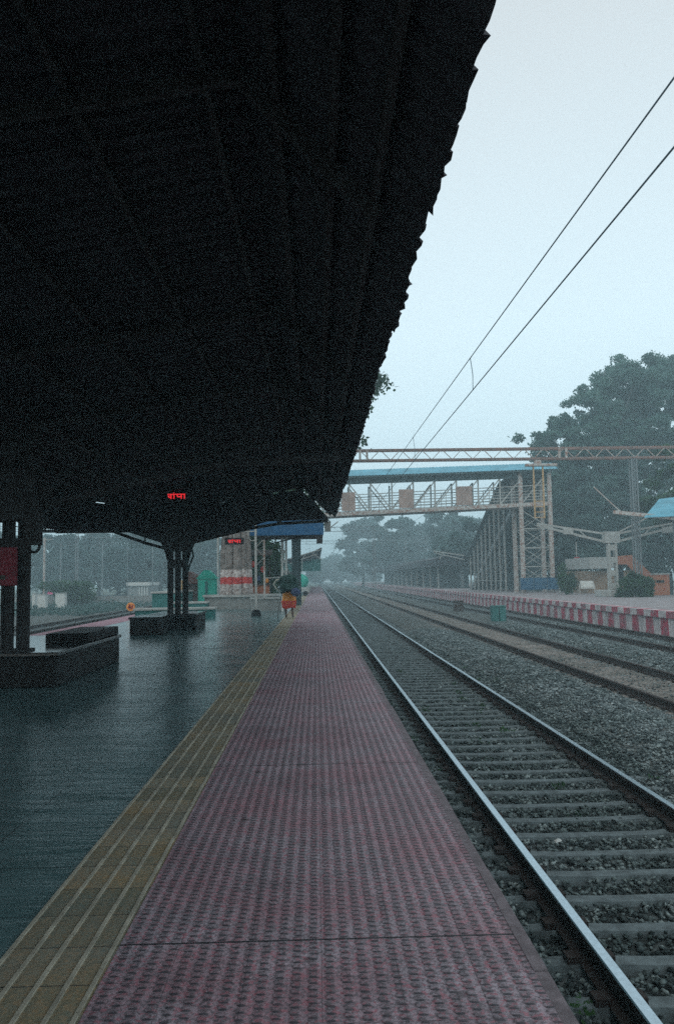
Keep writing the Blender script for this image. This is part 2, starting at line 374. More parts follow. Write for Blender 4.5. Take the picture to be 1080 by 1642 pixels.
# far platform (between the third track and the trees), red and white painted edge
q = MB(); q.box((PF + .02, 8, -1.16), (32, 320, -.006)); struct(q, 'far_platform', mat('far_paving', (.36, .33, .34), .85, 0, .35, 1.2, bump=.008))
def painted_mat():
    m = bpy.data.materials.new('edge_paint'); n, l, b = nodes(m)
    g = n.new('ShaderNodeNewGeometry'); s = n.new('ShaderNodeSeparateXYZ'); l.new(g.outputs['Position'], s.inputs[0])
    y, z = s.outputs[1], s.outputs[2]; x = s.outputs[0]
    row = mathn(n, l, 'LESS_THAN', z, -.27)
    yy = mathn(n, l, 'ADD', y, mathn(n, l, 'MULTIPLY', row, .68))
    yy = mathn(n, l, 'ADD', yy, mathn(n, l, 'MULTIPLY', mathn(n, l, 'SUBTRACT', noise(n, l, 2.5, 2), .5), .25))
    st = mathn(n, l, 'LESS_THAN', mathn(n, l, 'FRACT', mathn(n, l, 'DIVIDE', yy, 1.40)), .5)
    w_ = ramp(n, l, noise(n, l, 4, 4), [(.3, (.36, .32, .33)), (.65, (.66, .61, .61))])
    r_ = ramp(n, l, noise(n, l, 4, 4), [(.3, (.20, .09, .11)), (.65, (.50, .04, .09))])
    c = mixc(n, l, st, w_, r_)
    wear = ramp(n, l, noise(n, l, 2.2, 6), [(.46, (0, 0, 0)), (.62, (.9, .9, .9))])
    c = mixc(n, l, mathn(n, l, 'MULTIPLY', wear, .6), c, (.22, .20, .21))
    l.new(c, b.inputs['Base Color']); b.inputs['Roughness'].default_value = .85
    return m
PM = painted_mat()
q = MB(); q.box((PF - .09, 8, -.26), (PF + .45, 320, .0)); q.box((PF + .0, 8, -1.0), (PF + .02, 320, -.26)); struct(q, 'painted_edge', PM)

# ------------------------------------------------------------------ railway tracks
RAILP = [(-.075, 0), (.075, 0), (.075, .012), (.012, .03), (.010, .115), (.036, .125), (.036, .155), (.030, .163), (-.030, .163), (-.036, .155), (-.036, .125), (-.010, .115), (-.012, .03), (-.075, .012)]
def rail_mb(x, y0, y1, z, shiny=True):
    q = MB(); n = len(RAILP); ys = [y0, y1]
    vs = [(x + p[0], y, z + p[1]) for y in ys for p in RAILP]; q.v = vs
    for i in range(n):
        j = (i + 1) % n; q.f.append((i, j, j + n, i + n)); q.m.append(1 if i in (6, 7, 8) else 0)
    q.f.append(tuple(range(n))[::-1]); q.m.append(0); q.f.append(tuple(range(n, 2 * n))); q.m.append(0)
    return q
def sleeper_mb(x, y, z, rd):
    q = MB(); w0, w1 = .11, .06; d = rd.uniform(-.015, .015); zz = z + rd.uniform(-.012, .004)
    prof = [(-1.375, -.06), (-1.375, .0), (-.95, .005), (-.75, .0), (-.45, -.012), (.45, -.012), (.75, .0), (.95, .005), (1.375, .0), (1.375, -.06)]
    top = [(x + a, y + d + s * w1, zz + b) for s in (-1, 1) for a, b in prof[1:-1]]
    bot = [(x + a, y + d + s * w0, zz - .2) for s in (-1, 1) for a, b in prof[1:-1]]
    n = 8; vs = top + bot; fs = []
    for i in range(n - 1):
        fs.append((i, i + 1, n + i + 1, n + i)); fs.append((i, 2 * n + i, 2 * n + i + 1, i + 1)); fs.append((n + i, n + i + 1, 3 * n + i + 1, 3 * n + i))
    fs += [(0, n, 3 * n, 2 * n), (n - 1, 2 * n + n - 1, 3 * n + n - 1, 2 * n - 1)]
    q.add(vs, fs); return q
SLP = .49
def track(xc, y0, label, n0, mats, group='railway tracks'):
    t = thing('railway_track', (xc, y0, -1.0), label, 'railway track', group)
    rd = random.Random(int(xc * 10))
    zt = -.8 - .163
    for s in (-1, 1): rail_mb(xc + s * .8725, y0, 460, zt).build('rail', mats, t)
    cl = MB()
    y = y0 + .2; k = 0; rest = MB()
    while y < 230:
        if k < n0: sleeper_mb(xc, y, zt, rd).build('sleeper', M['sleeper'], t)
        elif y < 160: s_ = sleeper_mb(xc, y, zt, rd); rest.add(s_.v, s_.f)
        if y < 26:
            for s in (-1, 1):
                for e in (-1, 1):
                    x_ = xc + s * .8725 + e * .105; cl.box((x_ - .045, y - .05, zt + .002), (x_ + .045, y + .05, zt + .045))
        y += SLP; k += 1
    o = rest.build('sleepers', M['sleeper'], t); o['kind'] = 'stuff'
    if cl.v: o = cl.build('rail_clips', M['rust_dark'], t); o['kind'] = 'stuff'
    return t
SH = [M['rust_dark'], M['rail_head']]; DL = [M['rust_line'], M['rust_line']]
track(T1, 1.0, 'nearest track with shiny rail heads right beside the pink platform edge', 97, SH)
track(T2, 6.0, 'middle track with rusty brown rails and buff ballast', 95, DL)
track(T3, 12.0, 'far track running along the red and white painted platform edge', 95, DL)
track(-14.3, 14.0, 'track on the left seen between the canopy columns', 90, DL)
track(-9.75, 10.0, 'track hidden low against the left platform edge', 60, DL)

# ballast stones: one uncountable mass
def stones(name, regions, m, label, seed):
    rng = np.random.default_rng(seed); ico = np.array([(0, 0, 1), (.9, 0, .3), (.2, .85, .35), (-.75, .5, .3), (-.7, -.55, .35), (.3, -.85, .3), (0, 0, -.8)])
    fc = np.array([(0, 1, 2), (0, 2, 3), (0, 3, 4), (0, 4, 5), (0, 5, 1), (6, 2, 1), (6, 3, 2), (6, 4, 3), (6, 5, 4), (6, 1, 5)])
    V = []; n = 0
    for (xa, xb, ya, yb, dens, size, dz) in regions:
        k = int((xb - xa) * (yb - ya) * dens); x = rng.uniform(xa, xb, k); y = rng.uniform(ya, yb, k)
        if xb <= 4.05:   # stones lie between the sleepers, a few spill over them
            ph = np.abs(((y - 1.2 + SLP / 2) % SLP) - SLP / 2); side = (x < 1.45) | (x > 3.62)
            keep = (ph > .065) | (rng.uniform(0, 1, k) < np.where(side, .8, .16))
            x, y = x[keep], y[keep]; k = len(x)
        zb = np.array([bedz(t) for t in x]) + dz
        if xb <= 4.05: zb = zb + np.where((x < 1.45) | (x > 3.62), .045, .012)
        sz = size * rng.uniform(.55, 1.25, k)
        th = rng.uniform(0, 6.28, k); tl = rng.uniform(-.7, .7, k)
        base = ico[None] * (1 + rng.uniform(-.3, .3, (k, 7, 1))) * sz[:, None, None] * np.array([1, .8, .65])
        c, s = np.cos(tl)[:, None], np.sin(tl)[:, None]
        X_, Z_ = base[..., 0] * c - base[..., 2] * s, base[..., 0] * s + base[..., 2] * c; Y_ = base[..., 1]
        c, s = np.cos(th)[:, None], np.sin(th)[:, None]
        X2, Y2 = X_ * c - Y_ * s, X_ * s + Y_ * c
        V.append(np.stack([X2 + x[:, None], Y2 + y[:, None], Z_ + zb[:, None] + rng.uniform(0, .018, k)[:, None]], -1).reshape(-1, 3)); n += k
    V = np.concatenate(V); F = (fc[None] + 7 * np.arange(n)[:, None, None]).reshape(-1, 3)
    me = bpy.data.meshes.new(name); me.vertices.add(len(V)); me.vertices.foreach_set('co', V.ravel().astype('f'))
    me.loops.add(F.size); me.loops.foreach_set('vertex_index', F.ravel().astype('i'))
    me.polygons.add(len(F)); me.polygons.foreach_set('loop_start', np.arange(0, F.size, 3, dtype='i'))
    me.materials.append(m); me.update(calc_edges=True)
    o = bpy.data.objects.new(name, me); C.objects.link(o); return tag(o, label, 'ballast', None, 'stuff')
stones('ballast', [(.86, 4.05, 1.5, 14, 640, .028, .0), (.86, 4.05, 14, 34, 260, .036, .0)], M['stone_dark'], 'dark crushed stone ballast between the sleepers of the nearest track', 1)
stones('ballast', [(4.0, 6.0, 4, 16, 520, .032, .0), (4.0, 6.0, 16, 36, 240, .042, .0), (8.3, 10.6, 12, 40, 110, .05, 0), (6.0, 8.3, 8, 24, 60, .03, -.01), (10.6, 13.4, 20, 45, 60, .05, 0)], M['stone'], 'grey crushed stone ballast heaped between the tracks', 2)

# weeds between sleepers
def leaves_mesh(name, P, size, m, parent=None, seed=0, flat=.0, asp=.6):
    rng = np.random.default_rng(seed); n = len(P); sz = size * rng.uniform(.6, 1.3, n)
    a = rng.normal(size=(n, 3)); a /= np.linalg.norm(a, axis=1)[:, None]
    b = rng.normal(size=(n, 3)); b -= a * (a * b).sum(1)[:, None]; b /= np.linalg.norm(b, axis=1)[:, None]
    nrm = np.cross(a, b)
    a = a * sz[:, None]; b = b * sz[:, None] * asp
    V = np.stack([P - a, P - .15 * a - b + nrm * sz[:, None] * .12, P + a, P - .15 * a + b + nrm * sz[:, None] * .12], 1).reshape(-1, 3)
    off = wpos(parent) if parent else Vector((0, 0, 0)); V = V - np.array(off)[None]
    F = np.arange(4 * n, dtype='i')
    me = bpy.data.meshes.new(name); me.vertices.add(len(V)); me.vertices.foreach_set('co', V.ravel().astype('f'))
    me.loops.add(len(F)); me.loops.foreach_set('vertex_index', F)
    me.polygons.add(n); me.polygons.foreach_set('loop_start', np.arange(0, len(F), 4, dtype='i'))
    me.materials.append(m); me.update(calc_edges=True)
    o = bpy.data.objects.new(name, me); C.objects.link(o)
    if parent: o.parent = parent
    return o
rng = np.random.default_rng(5)
W = []
for k in range(46):
    c = np.array([rng.uniform(1.0, 4.4), rng.uniform(3.2, 22), 0]); m_ = rng.integers(6, 34)
    p = c + rng.normal(size=(m_, 3)) * np.array([.05, .05, 0]); p[:, 2] = -.97 + rng.uniform(0, .07, m_); W.append(p)
tag(leaves_mesh('weeds', np.concatenate(W), .02, M['leaf_b'], None, 3), 'small green weeds scattered in the ballast of the nearest track', 'weeds', None, 'stuff')

# ------------------------------------------------------------------ the big platform canopy
VX, RGX, EX, LX, LRX = -4.6, -.42, .64, -8.5, -7.9
def roofz(x):
    # underside of the sheets: valley on the columns, ridge, steep eave
    return float(np.interp(x, [LX, LRX, VX, RGX, EX], [3.12, 4.25, 3.78, 4.52, 3.40]))
GY = 26.0
cn = thing('platform_canopy', (VX, 12.4, 0), 'long black canopy roof of ribbed sheets over the left half of the platform', 'canopy')
prof = [(.0, 0), (.07, .0), (.10, .045), (.17, .045), (.20, 0)]
rd = random.Random(11)
y = -7.0; k = 0
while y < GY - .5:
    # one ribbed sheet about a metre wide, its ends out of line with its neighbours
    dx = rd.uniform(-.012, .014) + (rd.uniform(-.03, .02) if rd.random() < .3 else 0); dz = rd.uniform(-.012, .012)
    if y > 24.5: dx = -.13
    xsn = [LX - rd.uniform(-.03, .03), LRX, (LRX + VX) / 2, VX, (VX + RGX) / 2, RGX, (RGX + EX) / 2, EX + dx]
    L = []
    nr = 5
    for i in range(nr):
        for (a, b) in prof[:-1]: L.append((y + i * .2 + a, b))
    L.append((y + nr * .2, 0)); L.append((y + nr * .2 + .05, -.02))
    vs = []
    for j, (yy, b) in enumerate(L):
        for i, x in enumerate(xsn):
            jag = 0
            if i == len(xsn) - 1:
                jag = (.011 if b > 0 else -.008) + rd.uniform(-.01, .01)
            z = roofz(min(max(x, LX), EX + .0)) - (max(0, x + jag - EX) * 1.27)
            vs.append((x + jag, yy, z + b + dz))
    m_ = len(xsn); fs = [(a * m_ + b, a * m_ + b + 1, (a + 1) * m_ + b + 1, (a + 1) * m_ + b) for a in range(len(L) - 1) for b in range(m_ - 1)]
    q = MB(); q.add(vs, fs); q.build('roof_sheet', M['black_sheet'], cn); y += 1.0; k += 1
# purlins
for x in (-8.2, -7.2, -6.1, -5.2, -4.05, -3.2, -2.3, -1.4, -.62, -.2, .12, .36):
    q = MB(); z = roofz(x) - .05; q.box((x - .025, -6.8, z - .05), (x + .025, GY - .1, z + .03)); q.build('purlin', M['black_steel'], cn)
# truss frames on the columns, and lighter rafters in between
def truss(y, heavy):
    q = MB(); X = [-8.3, -7.2, -6.2, -5.2, -4.6, -4.0, -3.0, -2.0, -1.1, -.42, .38]
    top = [(x, roofz(x) - .13) for x in X]
    def bot(x): return float(np.interp(x, [-8.3, -6.2, -4.75, -4.45, -1.5, .38], [3.02, 3.0, 2.45, 2.45, 3.14, 3.22]))
    for i in range(len(X) - 1):
        q.bar((X[i], y, top[i][1]), (X[i + 1], y, top[i + 1][1]), .06, .09)
        if heavy:
            q.bar((X[i], y, bot(X[i])), (X[i + 1], y, bot(X[i + 1])), .07, .09)
            a, b = (top[i][1], bot(X[i + 1])) if i % 2 else (bot(X[i]), top[i + 1][1])
            q.bar((X[i], y + .01, a), (X[i + 1], y + .01, b), .04)
            q.bar((X[i], y - .01, top[i][1]), (X[i], y - .01, bot(X[i])), .04)
    q.build('truss' if heavy else 'rafter', M['black_steel'], cn)
for y in (11.5, 24.2): truss(y, True)
for y in (.5, 4.4, 8.4, 16.3, 20.3): truss(y, False)
# columns
def column(x, y, base=0):
    q = MB()
    for s in (-1, 0, 1):
        a = x + s * .225; q.box((a - .085, y - .02, base), (a + .085, y + .02, 3.7))
        for e in (a - .07, a + .07): q.box((e - .015, y - .05, base), (e + .015, y - .02, 3.7))
    q.box((x - .34, y - .16, base), (x + .34, y + .16, base + .03))
    z = base + .25; f = 1
    while z < 3.2:
        q.bar((x - .20 * f, y + .03, z), (x + .20 * f, y + .03, z + .12), .03, .012); f = -f
        z += .30
    q.box((x - .31, y - .07, 1.85), (x + .31, y - .052, 2.10)); q.box((x - .40, y - .14, 2.35), (x + .40, y + .14, 3.1))
    for s in (-1, 1):   # haunches to the truss
        q.prism([(x + s * .30, 2.0), (x + s * .42, 2.4), (x + s * .62, 2.85), (x + s * .30, 2.85)], 1, y - .05, y + .05)
    c = q.build('column', M['black_steel'], cn)
    return c
c1 = column(-4.42, 11.5, .49); c2 = column(-4.20, 24.2)
q = MB(); q.bar((-3.8, 24.1, 2.6), (-3.72, 24.1, 2.2), .05); q.bar((-3.72, 24.1, 2.2), (-3.9, 24.1, 1.75), .05); q.bar((-3.9, 24.1, 1.8), (-3.95, 24.1, 2.4), .05); q.build('bracket', M['dark_green_steel'], c2)
q = MB()
q.box((-4.14, 11.35, 2.0), (-3.96, 11.55, 2.65)); q.build('junction_box', M['black_steel'], c1)
q = MB(); ar = [(-4.03 + .08 * math.cos(t), 11.4, 2.00 + .11 * math.sin(t)) for t in np.linspace(0, -math.pi, 9)]; q.tube(ar, .022, 6); q.build('cable_loop', M['black_steel'], c1)
# end gable of dark sheet, with daylight gaps under the roof line
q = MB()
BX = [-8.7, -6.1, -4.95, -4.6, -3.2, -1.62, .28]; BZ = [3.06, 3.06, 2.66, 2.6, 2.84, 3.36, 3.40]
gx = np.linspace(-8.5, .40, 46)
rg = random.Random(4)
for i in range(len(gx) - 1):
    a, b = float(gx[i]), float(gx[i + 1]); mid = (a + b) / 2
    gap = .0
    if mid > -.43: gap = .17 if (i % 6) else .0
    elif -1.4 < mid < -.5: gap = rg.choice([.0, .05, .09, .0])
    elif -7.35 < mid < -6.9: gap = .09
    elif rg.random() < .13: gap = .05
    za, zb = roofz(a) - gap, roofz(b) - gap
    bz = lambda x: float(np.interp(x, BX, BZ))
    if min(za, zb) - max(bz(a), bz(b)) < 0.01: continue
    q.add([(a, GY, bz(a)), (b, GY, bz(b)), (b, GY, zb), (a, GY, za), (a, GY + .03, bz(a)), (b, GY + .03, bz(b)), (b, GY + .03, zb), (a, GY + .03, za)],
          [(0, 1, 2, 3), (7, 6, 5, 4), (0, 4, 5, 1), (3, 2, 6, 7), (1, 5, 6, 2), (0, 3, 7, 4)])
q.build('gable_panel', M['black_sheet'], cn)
q = MB()
for (a, b) in (((-.40, 4.38), (-.22, 4.15)), ((-.16, 4.10), (.0, 3.86)), ((.06, 3.80), (.22, 3.58))): pass
q.box((.30, GY + .1, 3.02), (.50, GY + .25, 3.34)); q.bar((.5, GY + .15, 3.15), (.75, GY + .15, 3.34), .03); q.bar((.28, GY + .15, 3.6), (.5, GY + .15, 3.3), .04)
q.build('gutter_bracket', M['pale_steel'], cn)

# red notice board on the first column
nb = thing('notice_board', (-5.0, 11.35, 1.4), 'dark red notice board fixed across the nearest black column', 'notice board')
q = MB(); q.box((-5.6, 11.38, 1.42), (-4.26, 11.42, 1.97)); q.build('board', M['red_board'], nb, .01)
q = MB()
rr = random.Random(2)
q.box((-5.1, 11.365, 1.51), (-4.42, 11.378, 1.57)); q.build('lettering', mat('faded_lettering', (.12, .12, .10), .9, 0, .5, 40), nb)

# hanging LED station boards reading चांपा
def led_sign(name, c, wd, hh, label, hang):
    t = thing(name, (c[0], c[1], c[2] - hh), label, 'LED sign', 'red LED station name boards')
    x0, y0, z0 = c; q = MB(); q.box((x0 - wd * .75, y0, z0 - hh * .85), (x0 + wd * .75, y0 + .14, z0 + hh * .95)); q.build('board_case', M['led_board'], t, .01)
    q = MB()
    def S(ax, az, bx, bz, th=.075):
        p = (x0 + (ax - .5) * wd, y0 - .008, z0 + (az - .5) * hh); r = (x0 + (bx - .5) * wd, y0 - .008, z0 + (bz - .5) * hh)
        q.bar(p, r, .012, th * hh * 1.35) if abs(az - bz) < .01 else q.bar(p, r, .012, th * wd * .8)
    S(0, .8, 1, .8, .10)                      # headline
    S(.20, .8, .20, .05); S(.02, .56, .14, .56); S(.05, .56, .07, .34); S(.07, .34, .13, .26); S(.13, .26, .20, .34)   # cha
    S(.36, .8, .36, .05)                      # aa
    q.ell((x0 + (.36 - .5) * wd, y0 - .008, z0 + .52 * hh), (.03 * wd, .008, .07 * hh), 8, 5)   # anusvara
    S(.55, .8, .55, .45); S(.55, .45, .62, .36); S(.62, .36, .76, .42); S(.78, .8, .78, .05)                          # pa
    S(.95, .8, .95, .05)                      # aa
    q.build('lettering', M['led'], t)
    q = MB()
    for s in (-.5, .5): q.bar((x0 + s * wd, y0 + .07, z0 + hh * .9), (x0 + s * wd, y0 + .07, hang), .025)
    q.build('hanger', M['black_steel'], t)
p = at(283, 795.5, 20.6)
led_sign('led_sign', p, .46, .16, 'red glowing Hindi name board hanging under the black canopy near the second column', roofz(p.x) - .05)

# granite seat rings round the columns
def slab(parent, a, b, m=None, name='seat_slab'):
    if m or b[2] - a[2] < .25:
        q = MB(); q.box(a, b); return q.build(name, m or M['granite_black'], parent, .015)
    q = MB(); q.box(a, (b[0], b[1], b[2] - .06)); q.build('seat_base', M['granite_black'], parent, .02)
    q = MB(); q.box((a[0] - .03, a[1] - .03, b[2] - .058), (b[0] + .03, b[1] + .03, b[2])); return q.build(name, M['granite_polished'], parent, .012)
b1 = thing('granite_bench', (-5.0, 13, 0), 'wide black granite seat block under the nearest canopy column', 'bench', 'black granite seat blocks')
slab(b1, (-7.2, 11.2, 0), (-3.63, 14.75, .49)); slab(b1, (-4.34, 12.85, .491), (-3.64, 14.72, .64), M['granite_black'], 'raised_block')
b2 = thing('granite_bench', (-4.3, 24.2, 0), 'smaller black granite seat block at the foot of the second canopy column', 'bench', 'black granite seat blocks')
slab(b2, (-5.05, 21.6, 0), (-4.25, 23.2, .49)); slab(b2, (-4.95, 23.6, 0), (-3.58, 25.7, .482))

# ------------------------------------------------------------------ trees
def blob_points(rng, clumps, n, shell=.55):
    vol = np.array([c[1][0] * c[1][1] * c[1][2] for c in clumps]) ** .67; pr = vol / vol.sum(); idx = rng.choice(len(clumps), n, p=pr)
    d = rng.normal(size=(n, 3)); d /= np.linalg.norm(d, axis=1)[:, None]; r = rng.uniform(shell, 1, n) ** .8
    r = np.where(rng.uniform(0, 1, n) < .14, r * rng.uniform(1.0, 1.45, n), r)
    r *= 1 + .16 * np.sin(d[:, 0] * 7 + idx) * np.sin(d[:, 2] * 6 + idx * 2)
    cc = np.array([c[0] for c in clumps])[idx]; rr = np.array([c[1] for c in clumps])[idx]
    return cc + d * r[:, None] * rr
def tree(name, label, base, H, crown, n, leaf, m, seed, trunk_r, group=None, cat='tree', cl=60, spread=1.0, bark='bark_dark', limbs=7, sub=None, cmin=.12, cmax=.24):
    """crown: list of (centre, radii) ellipsoids; filled with many small clumps"""
    rng = np.random.default_rng(seed); t = thing(name, base, label, cat, group)
    pts = blob_points(rng, crown, cl, .35)
    R0 = np.mean([max(c[1]) for c in crown])
    clumps = [(p, R0 * rng.uniform(cmin, cmax) * np.array([1.15, 1.15, .75])) for p in pts]
    P = blob_points(rng, clumps, n, .25); P = P[P[:, 2] > base[2] + .15]
    leaves_mesh('crown', P, leaf, m, t, seed)
    q = MB(); b = Vector(base); top = Vector(np.mean([c[0] for c in crown], 0))
    q.tube([b - Vector((0, 0, .2)), b + (top - b) * .25 + Vector((trunk_r * .5, 0, 0)), b + (top - b) * .55, top], [trunk_r * 1.3, trunk_r, trunk_r * .75, trunk_r * .3], 10)
    sel = rng.choice(len(pts), min(limbs * 3, len(pts)), replace=False)
    for k in sel:
        e = Vector(pts[k]); s0 = b + (top - b) * rng.uniform(.3, .75); md = (s0 + e) / 2 + Vector((0, 0, -.04 * H * rng.random()))
        q.tube([s0, md, e], [trunk_r * .42, trunk_r * .22, trunk_r * .06], 6)
    q.build('trunk', M[bark], t, smooth=True)
    return t

# big tree right
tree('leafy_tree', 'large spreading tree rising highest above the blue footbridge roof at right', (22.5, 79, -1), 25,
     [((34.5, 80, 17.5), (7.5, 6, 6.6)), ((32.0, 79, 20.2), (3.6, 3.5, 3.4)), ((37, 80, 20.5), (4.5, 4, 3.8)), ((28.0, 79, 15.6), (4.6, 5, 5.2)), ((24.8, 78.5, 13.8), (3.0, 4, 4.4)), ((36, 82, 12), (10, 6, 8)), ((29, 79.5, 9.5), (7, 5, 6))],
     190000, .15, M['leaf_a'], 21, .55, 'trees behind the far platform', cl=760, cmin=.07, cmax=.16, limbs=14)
tree('leafy_tree', 'dark lower tree behind the blue barrier and the footbridge tower', (27, 74, -.2), 9,
     [((25, 74, 4.6), (5, 3, 4.4)), ((33, 74, 5), (6, 3, 4.8)), ((27, 76, 8.5), (5, 3, 3.4))], 60000, .19, M['leaf_c'], 22, .35, 'trees behind the far platform', cl=190)
tree('leafy_tree', 'brighter green tree nearest on the right above the orange stair wall', (27, 58, -.1), 11,
     [((28.2, 58, 7.8), (4.2, 3, 3.4)), ((28.4, 57.2, 4.6), (3.0, 2.0, 2.4)), ((25.2, 57.5, 6.4), (1.8, 1.6, 1.0))], 42000, .15, M['leaf_b'], 23, .3, 'trees behind the far platform', cl=90)
def bush(c, r, n, leaf, m, label, seed, group='shrubs'):
    rng = np.random.default_rng(seed); base = (c[0], c[1], c[2] - r[2]); t = thing('shrub', base, label, 'shrub', group)
    pts = blob_points(rng, [(c, np.array(r) * .8)], 26, .2); P = blob_points(rng, [(p, np.array(r) * .38) for p in pts], n, .2); P = P[P[:, 2] > base[2] - .1]
    leaves_mesh('foliage', P, leaf, m, t, seed)
    q = MB()
    for k in range(5): q.tube([base, (c[0] + (k - 2) * r[0] * .25, c[1], c[2])], [.05, .02], 5)
    q.build('stem', M['bark_dark'], t); return t
bush((20.2, 49.2, .62), (1.35, .7, .78), 8000, .10, M['leaf_b'], 'rounded green shrub below the orange stair wall on the far platform', 31)
bush((18.6, 58.5, 1.0), (1.0, 1.0, 1.1), 2600, .10, M['leaf_b'], 'small green shrub between the white bench and the pale canopy frame', 32)

tree('leafy_tree', 'dark tree belt closing the view between the stair posts of the footbridge', (24, 104, -.2), 9,
     [((22.5, 104, 4.5), (4.5, 3, 4.6)), ((29, 106, 6), (6, 3, 6.5)), ((20.0, 118, 4.6), (3.5, 3, 4.2))], 40000, .26, M['leaf_c'], 24, .35, 'trees behind the far platform', cl=150)

# peepal tree on our platform with painted trunk
pt = (-4.15, 41.2, .7)
t = thing('peepal_tree', pt, 'old tree on the platform with its trunk painted white and red', 'tree')
rng = np.random.default_rng(9)
cr = [((-4.5, 41.5, 12.5), np.array((6.0, 5, 5.5))), ((-1.6, 41, 11.6), np.array((4.6, 4, 4.6))), ((-5.5, 42, 6.8), np.array((4.6, 3, 2.3))), ((-1.9, 42.5, 6.2), np.array((2.0, 3, 2.3))), ((-6.3, 42, 5.2), np.array((1.3, 1.6, .8))), ((-2.9, 43.2, 4.6), np.array((1.7, 1.6, 1.5))), ((2.2, 41, 11.5), np.array((1.9, 1.5, 2.3)))]
pts = blob_points(rng, cr, 190, .35); cl = [(p, rng.uniform(.6, 1.2) * np.array([1.1, 1.1, .7])) for p in pts]
P = blob_points(rng, cl, 70000, .2); leaves_mesh('crown', P, .12, M['leaf_b'], t, 10)
q = MB(); rd = random.Random(5)
for k in range(9):   # fluted trunk: fused root columns
    a = math.pi * 2 * k / 9; ax, ay = .62 * math.cos(a), .5 * math.sin(a); r = rd.uniform(.2, .27)
    q.tube([(pt[0] + ax, pt[1] + ay, .55), (pt[0] + ax * .95, pt[1] + ay, 1.5), (pt[0] + ax * .85 + rd.uniform(-.1, .1), pt[1] + ay * .8, 2.8), (pt[0] + ax * .8, pt[1] + ay * .6, 4.2), (pt[0] + ax * 2.0, pt[1] + ay, 6.5)], [r * 1.1, r, r * .95, r * .85, r * .5], 9)
for p_ in pts[::6]:
    q.tube([(pt[0], pt[1], 4.5), ((pt[0] + p_[0]) / 2, (pt[1] + p_[1]) / 2, (4.5 + p_[2]) / 2 + .6), tuple(p_)], [.22, .13, .03], 6)
def trunk_mat():
    m = bpy.data.materials.new('painted_trunk'); n, l, b = nodes(m)
    g = n.new('ShaderNodeNewGeometry'); s = n.new('ShaderNodeSeparateXYZ'); l.new(g.outputs['Position'], s.inputs[0]); z = s.outputs[2]
    z = mathn(n, l, 'ADD', z, mathn(n, l, 'MULTIPLY', mathn(n, l, 'SUBTRACT', noise(n, l, 5, 3), .5), .22))
    bark = ramp(n, l, noise(n, l, 4, 5), [(.3, (.10, .085, .075)), (.65, (.30, .26, .24))])
    wht = ramp(n, l, noise(n, l, 7, 5), [(.42, (.36, .29, .27)), (.6, (.66, .60, .57))])
    red = ramp(n, l, noise(n, l, 7, 4), [(.3, (.33, .05, .05)), (.6, (.60, .07, .06))])
    c = mixc(n, l, mathn(n, l, 'LESS_THAN', z, 1.98), bark, wht)
    isr = mathn(n, l, 'MULTIPLY', mathn(n, l, 'LESS_THAN', z, 1.60), mathn(n, l, 'GREATER_THAN', z, 1.24))
    c = mixc(n, l, isr, c, red); l.new(c, b.inputs['Base Color']); b.inputs['Roughness'].default_value = .9
    return m
q.build('trunk', trunk_mat(), t, smooth=True)
# plinth round it
pl = thing('tree_plinth', (pt[0], pt[1], 0), 'low round edged stone plinth holding the painted tree trunk', 'plinth')
q = MB(); n = 20; cxx, cyy = pt[0] + .3, pt[1]
q.prism([(cxx + 1.95 * math.cos(2 * math.pi * i / n), cyy + 1.5 * math.sin(2 * math.pi * i / n)) for i in range(n)], 2, 0, .60); q.build('wall', M['concrete'], pl)
q = MB(); q.prism([(cxx + 2.05 * math.cos(2 * math.pi * i / n), cyy + 1.6 * math.sin(2 * math.pi * i / n)) for i in range(n)], 2, .603, .70); q.build('coping', M['concrete_light'], pl)

# ------------------------------------------------------------------ posts and signs behind the canopy
# thin pale pole with lamp arm and black foot
x0, y0 = -2.40, 31.6
t = thing('lamp_post', (x0, y0, 0), 'thin pale pole standing in a black round foot, side arm at the top', 'pole')
q = MB(); q.tube([(x0, y0, .2), (x0, y0, 3.75)], .045, 8); q.build('pole', M['pale_steel'], t)
q = MB(); q.tube([(x0, y0, 0), (x0, y0, .06), (x0, y0, .22), (x0, y0, .27)], [.20, .2, .17, .08], 14); q.build('foot', M['granite_black'], t)
q = MB(); q.tube([(x0, y0, 3.38), (x0 - .75, y0, 3.38), (x0 - .86, y0, 3.30), (x0 - .87, y0, 3.12)], .026, 6)
q.tube([(x0 - .28, y0, 3.36), (x0 - .30, y0, 3.14), (x0 - .18, y0, 3.0), (x0 - .02, y0, 3.02)], .02, 6); q.build('arm', M['pale_steel'], t)
p = at(375.5, 868, 31.4)
led_sign('led_sign', p, .50, .15, 'small red glowing name board hanging from the pole arm in front of the painted tree', 3.32)
# rusty latticed mast
x0, y0 = -2.75, 40.5; x0 = at(424, 950, 38.5).x; y0 = 38.5
t = thing('lattice_mast', (x0, y0, 0), 'rusty latticed mast beside the painted tree trunk', 'mast')
for dx_ in (0, -.42):
    q = MB(); q.box((x0 + dx_ - .045, y0 - .045, 0 if dx_ == 0 else 2.0), (x0 + dx_ + .045, y0 + .045, 4.3)); q.build('leg', M['rusty_pale'], t)
q = MB(); z = 2.1; s = 1
while z < 4.1:
    q.bar((x0 - .42 if s > 0 else x0, y0, z), (x0 if s > 0 else x0 - .42, y0, z + .45), .03); z += .45; s = -s
q.build('bracing', M['pale_steel'], t)
# white pole left of the tree
p = at(350, 960, 50); t = thing('white_pole', (p.x, 50, 0), 'plain white pole just left of the painted tree', 'pole')
q = MB(); q.tube([(p.x, 50, 0), (p.x, 50, 4.35)], .07, 8); q.build('shaft', M['white_paint'], t)
q = MB(); q.box((p.x - .12, 49.88, 0), (p.x + .12, 50.12, .15)); q.build('foot', M['concrete'], t)

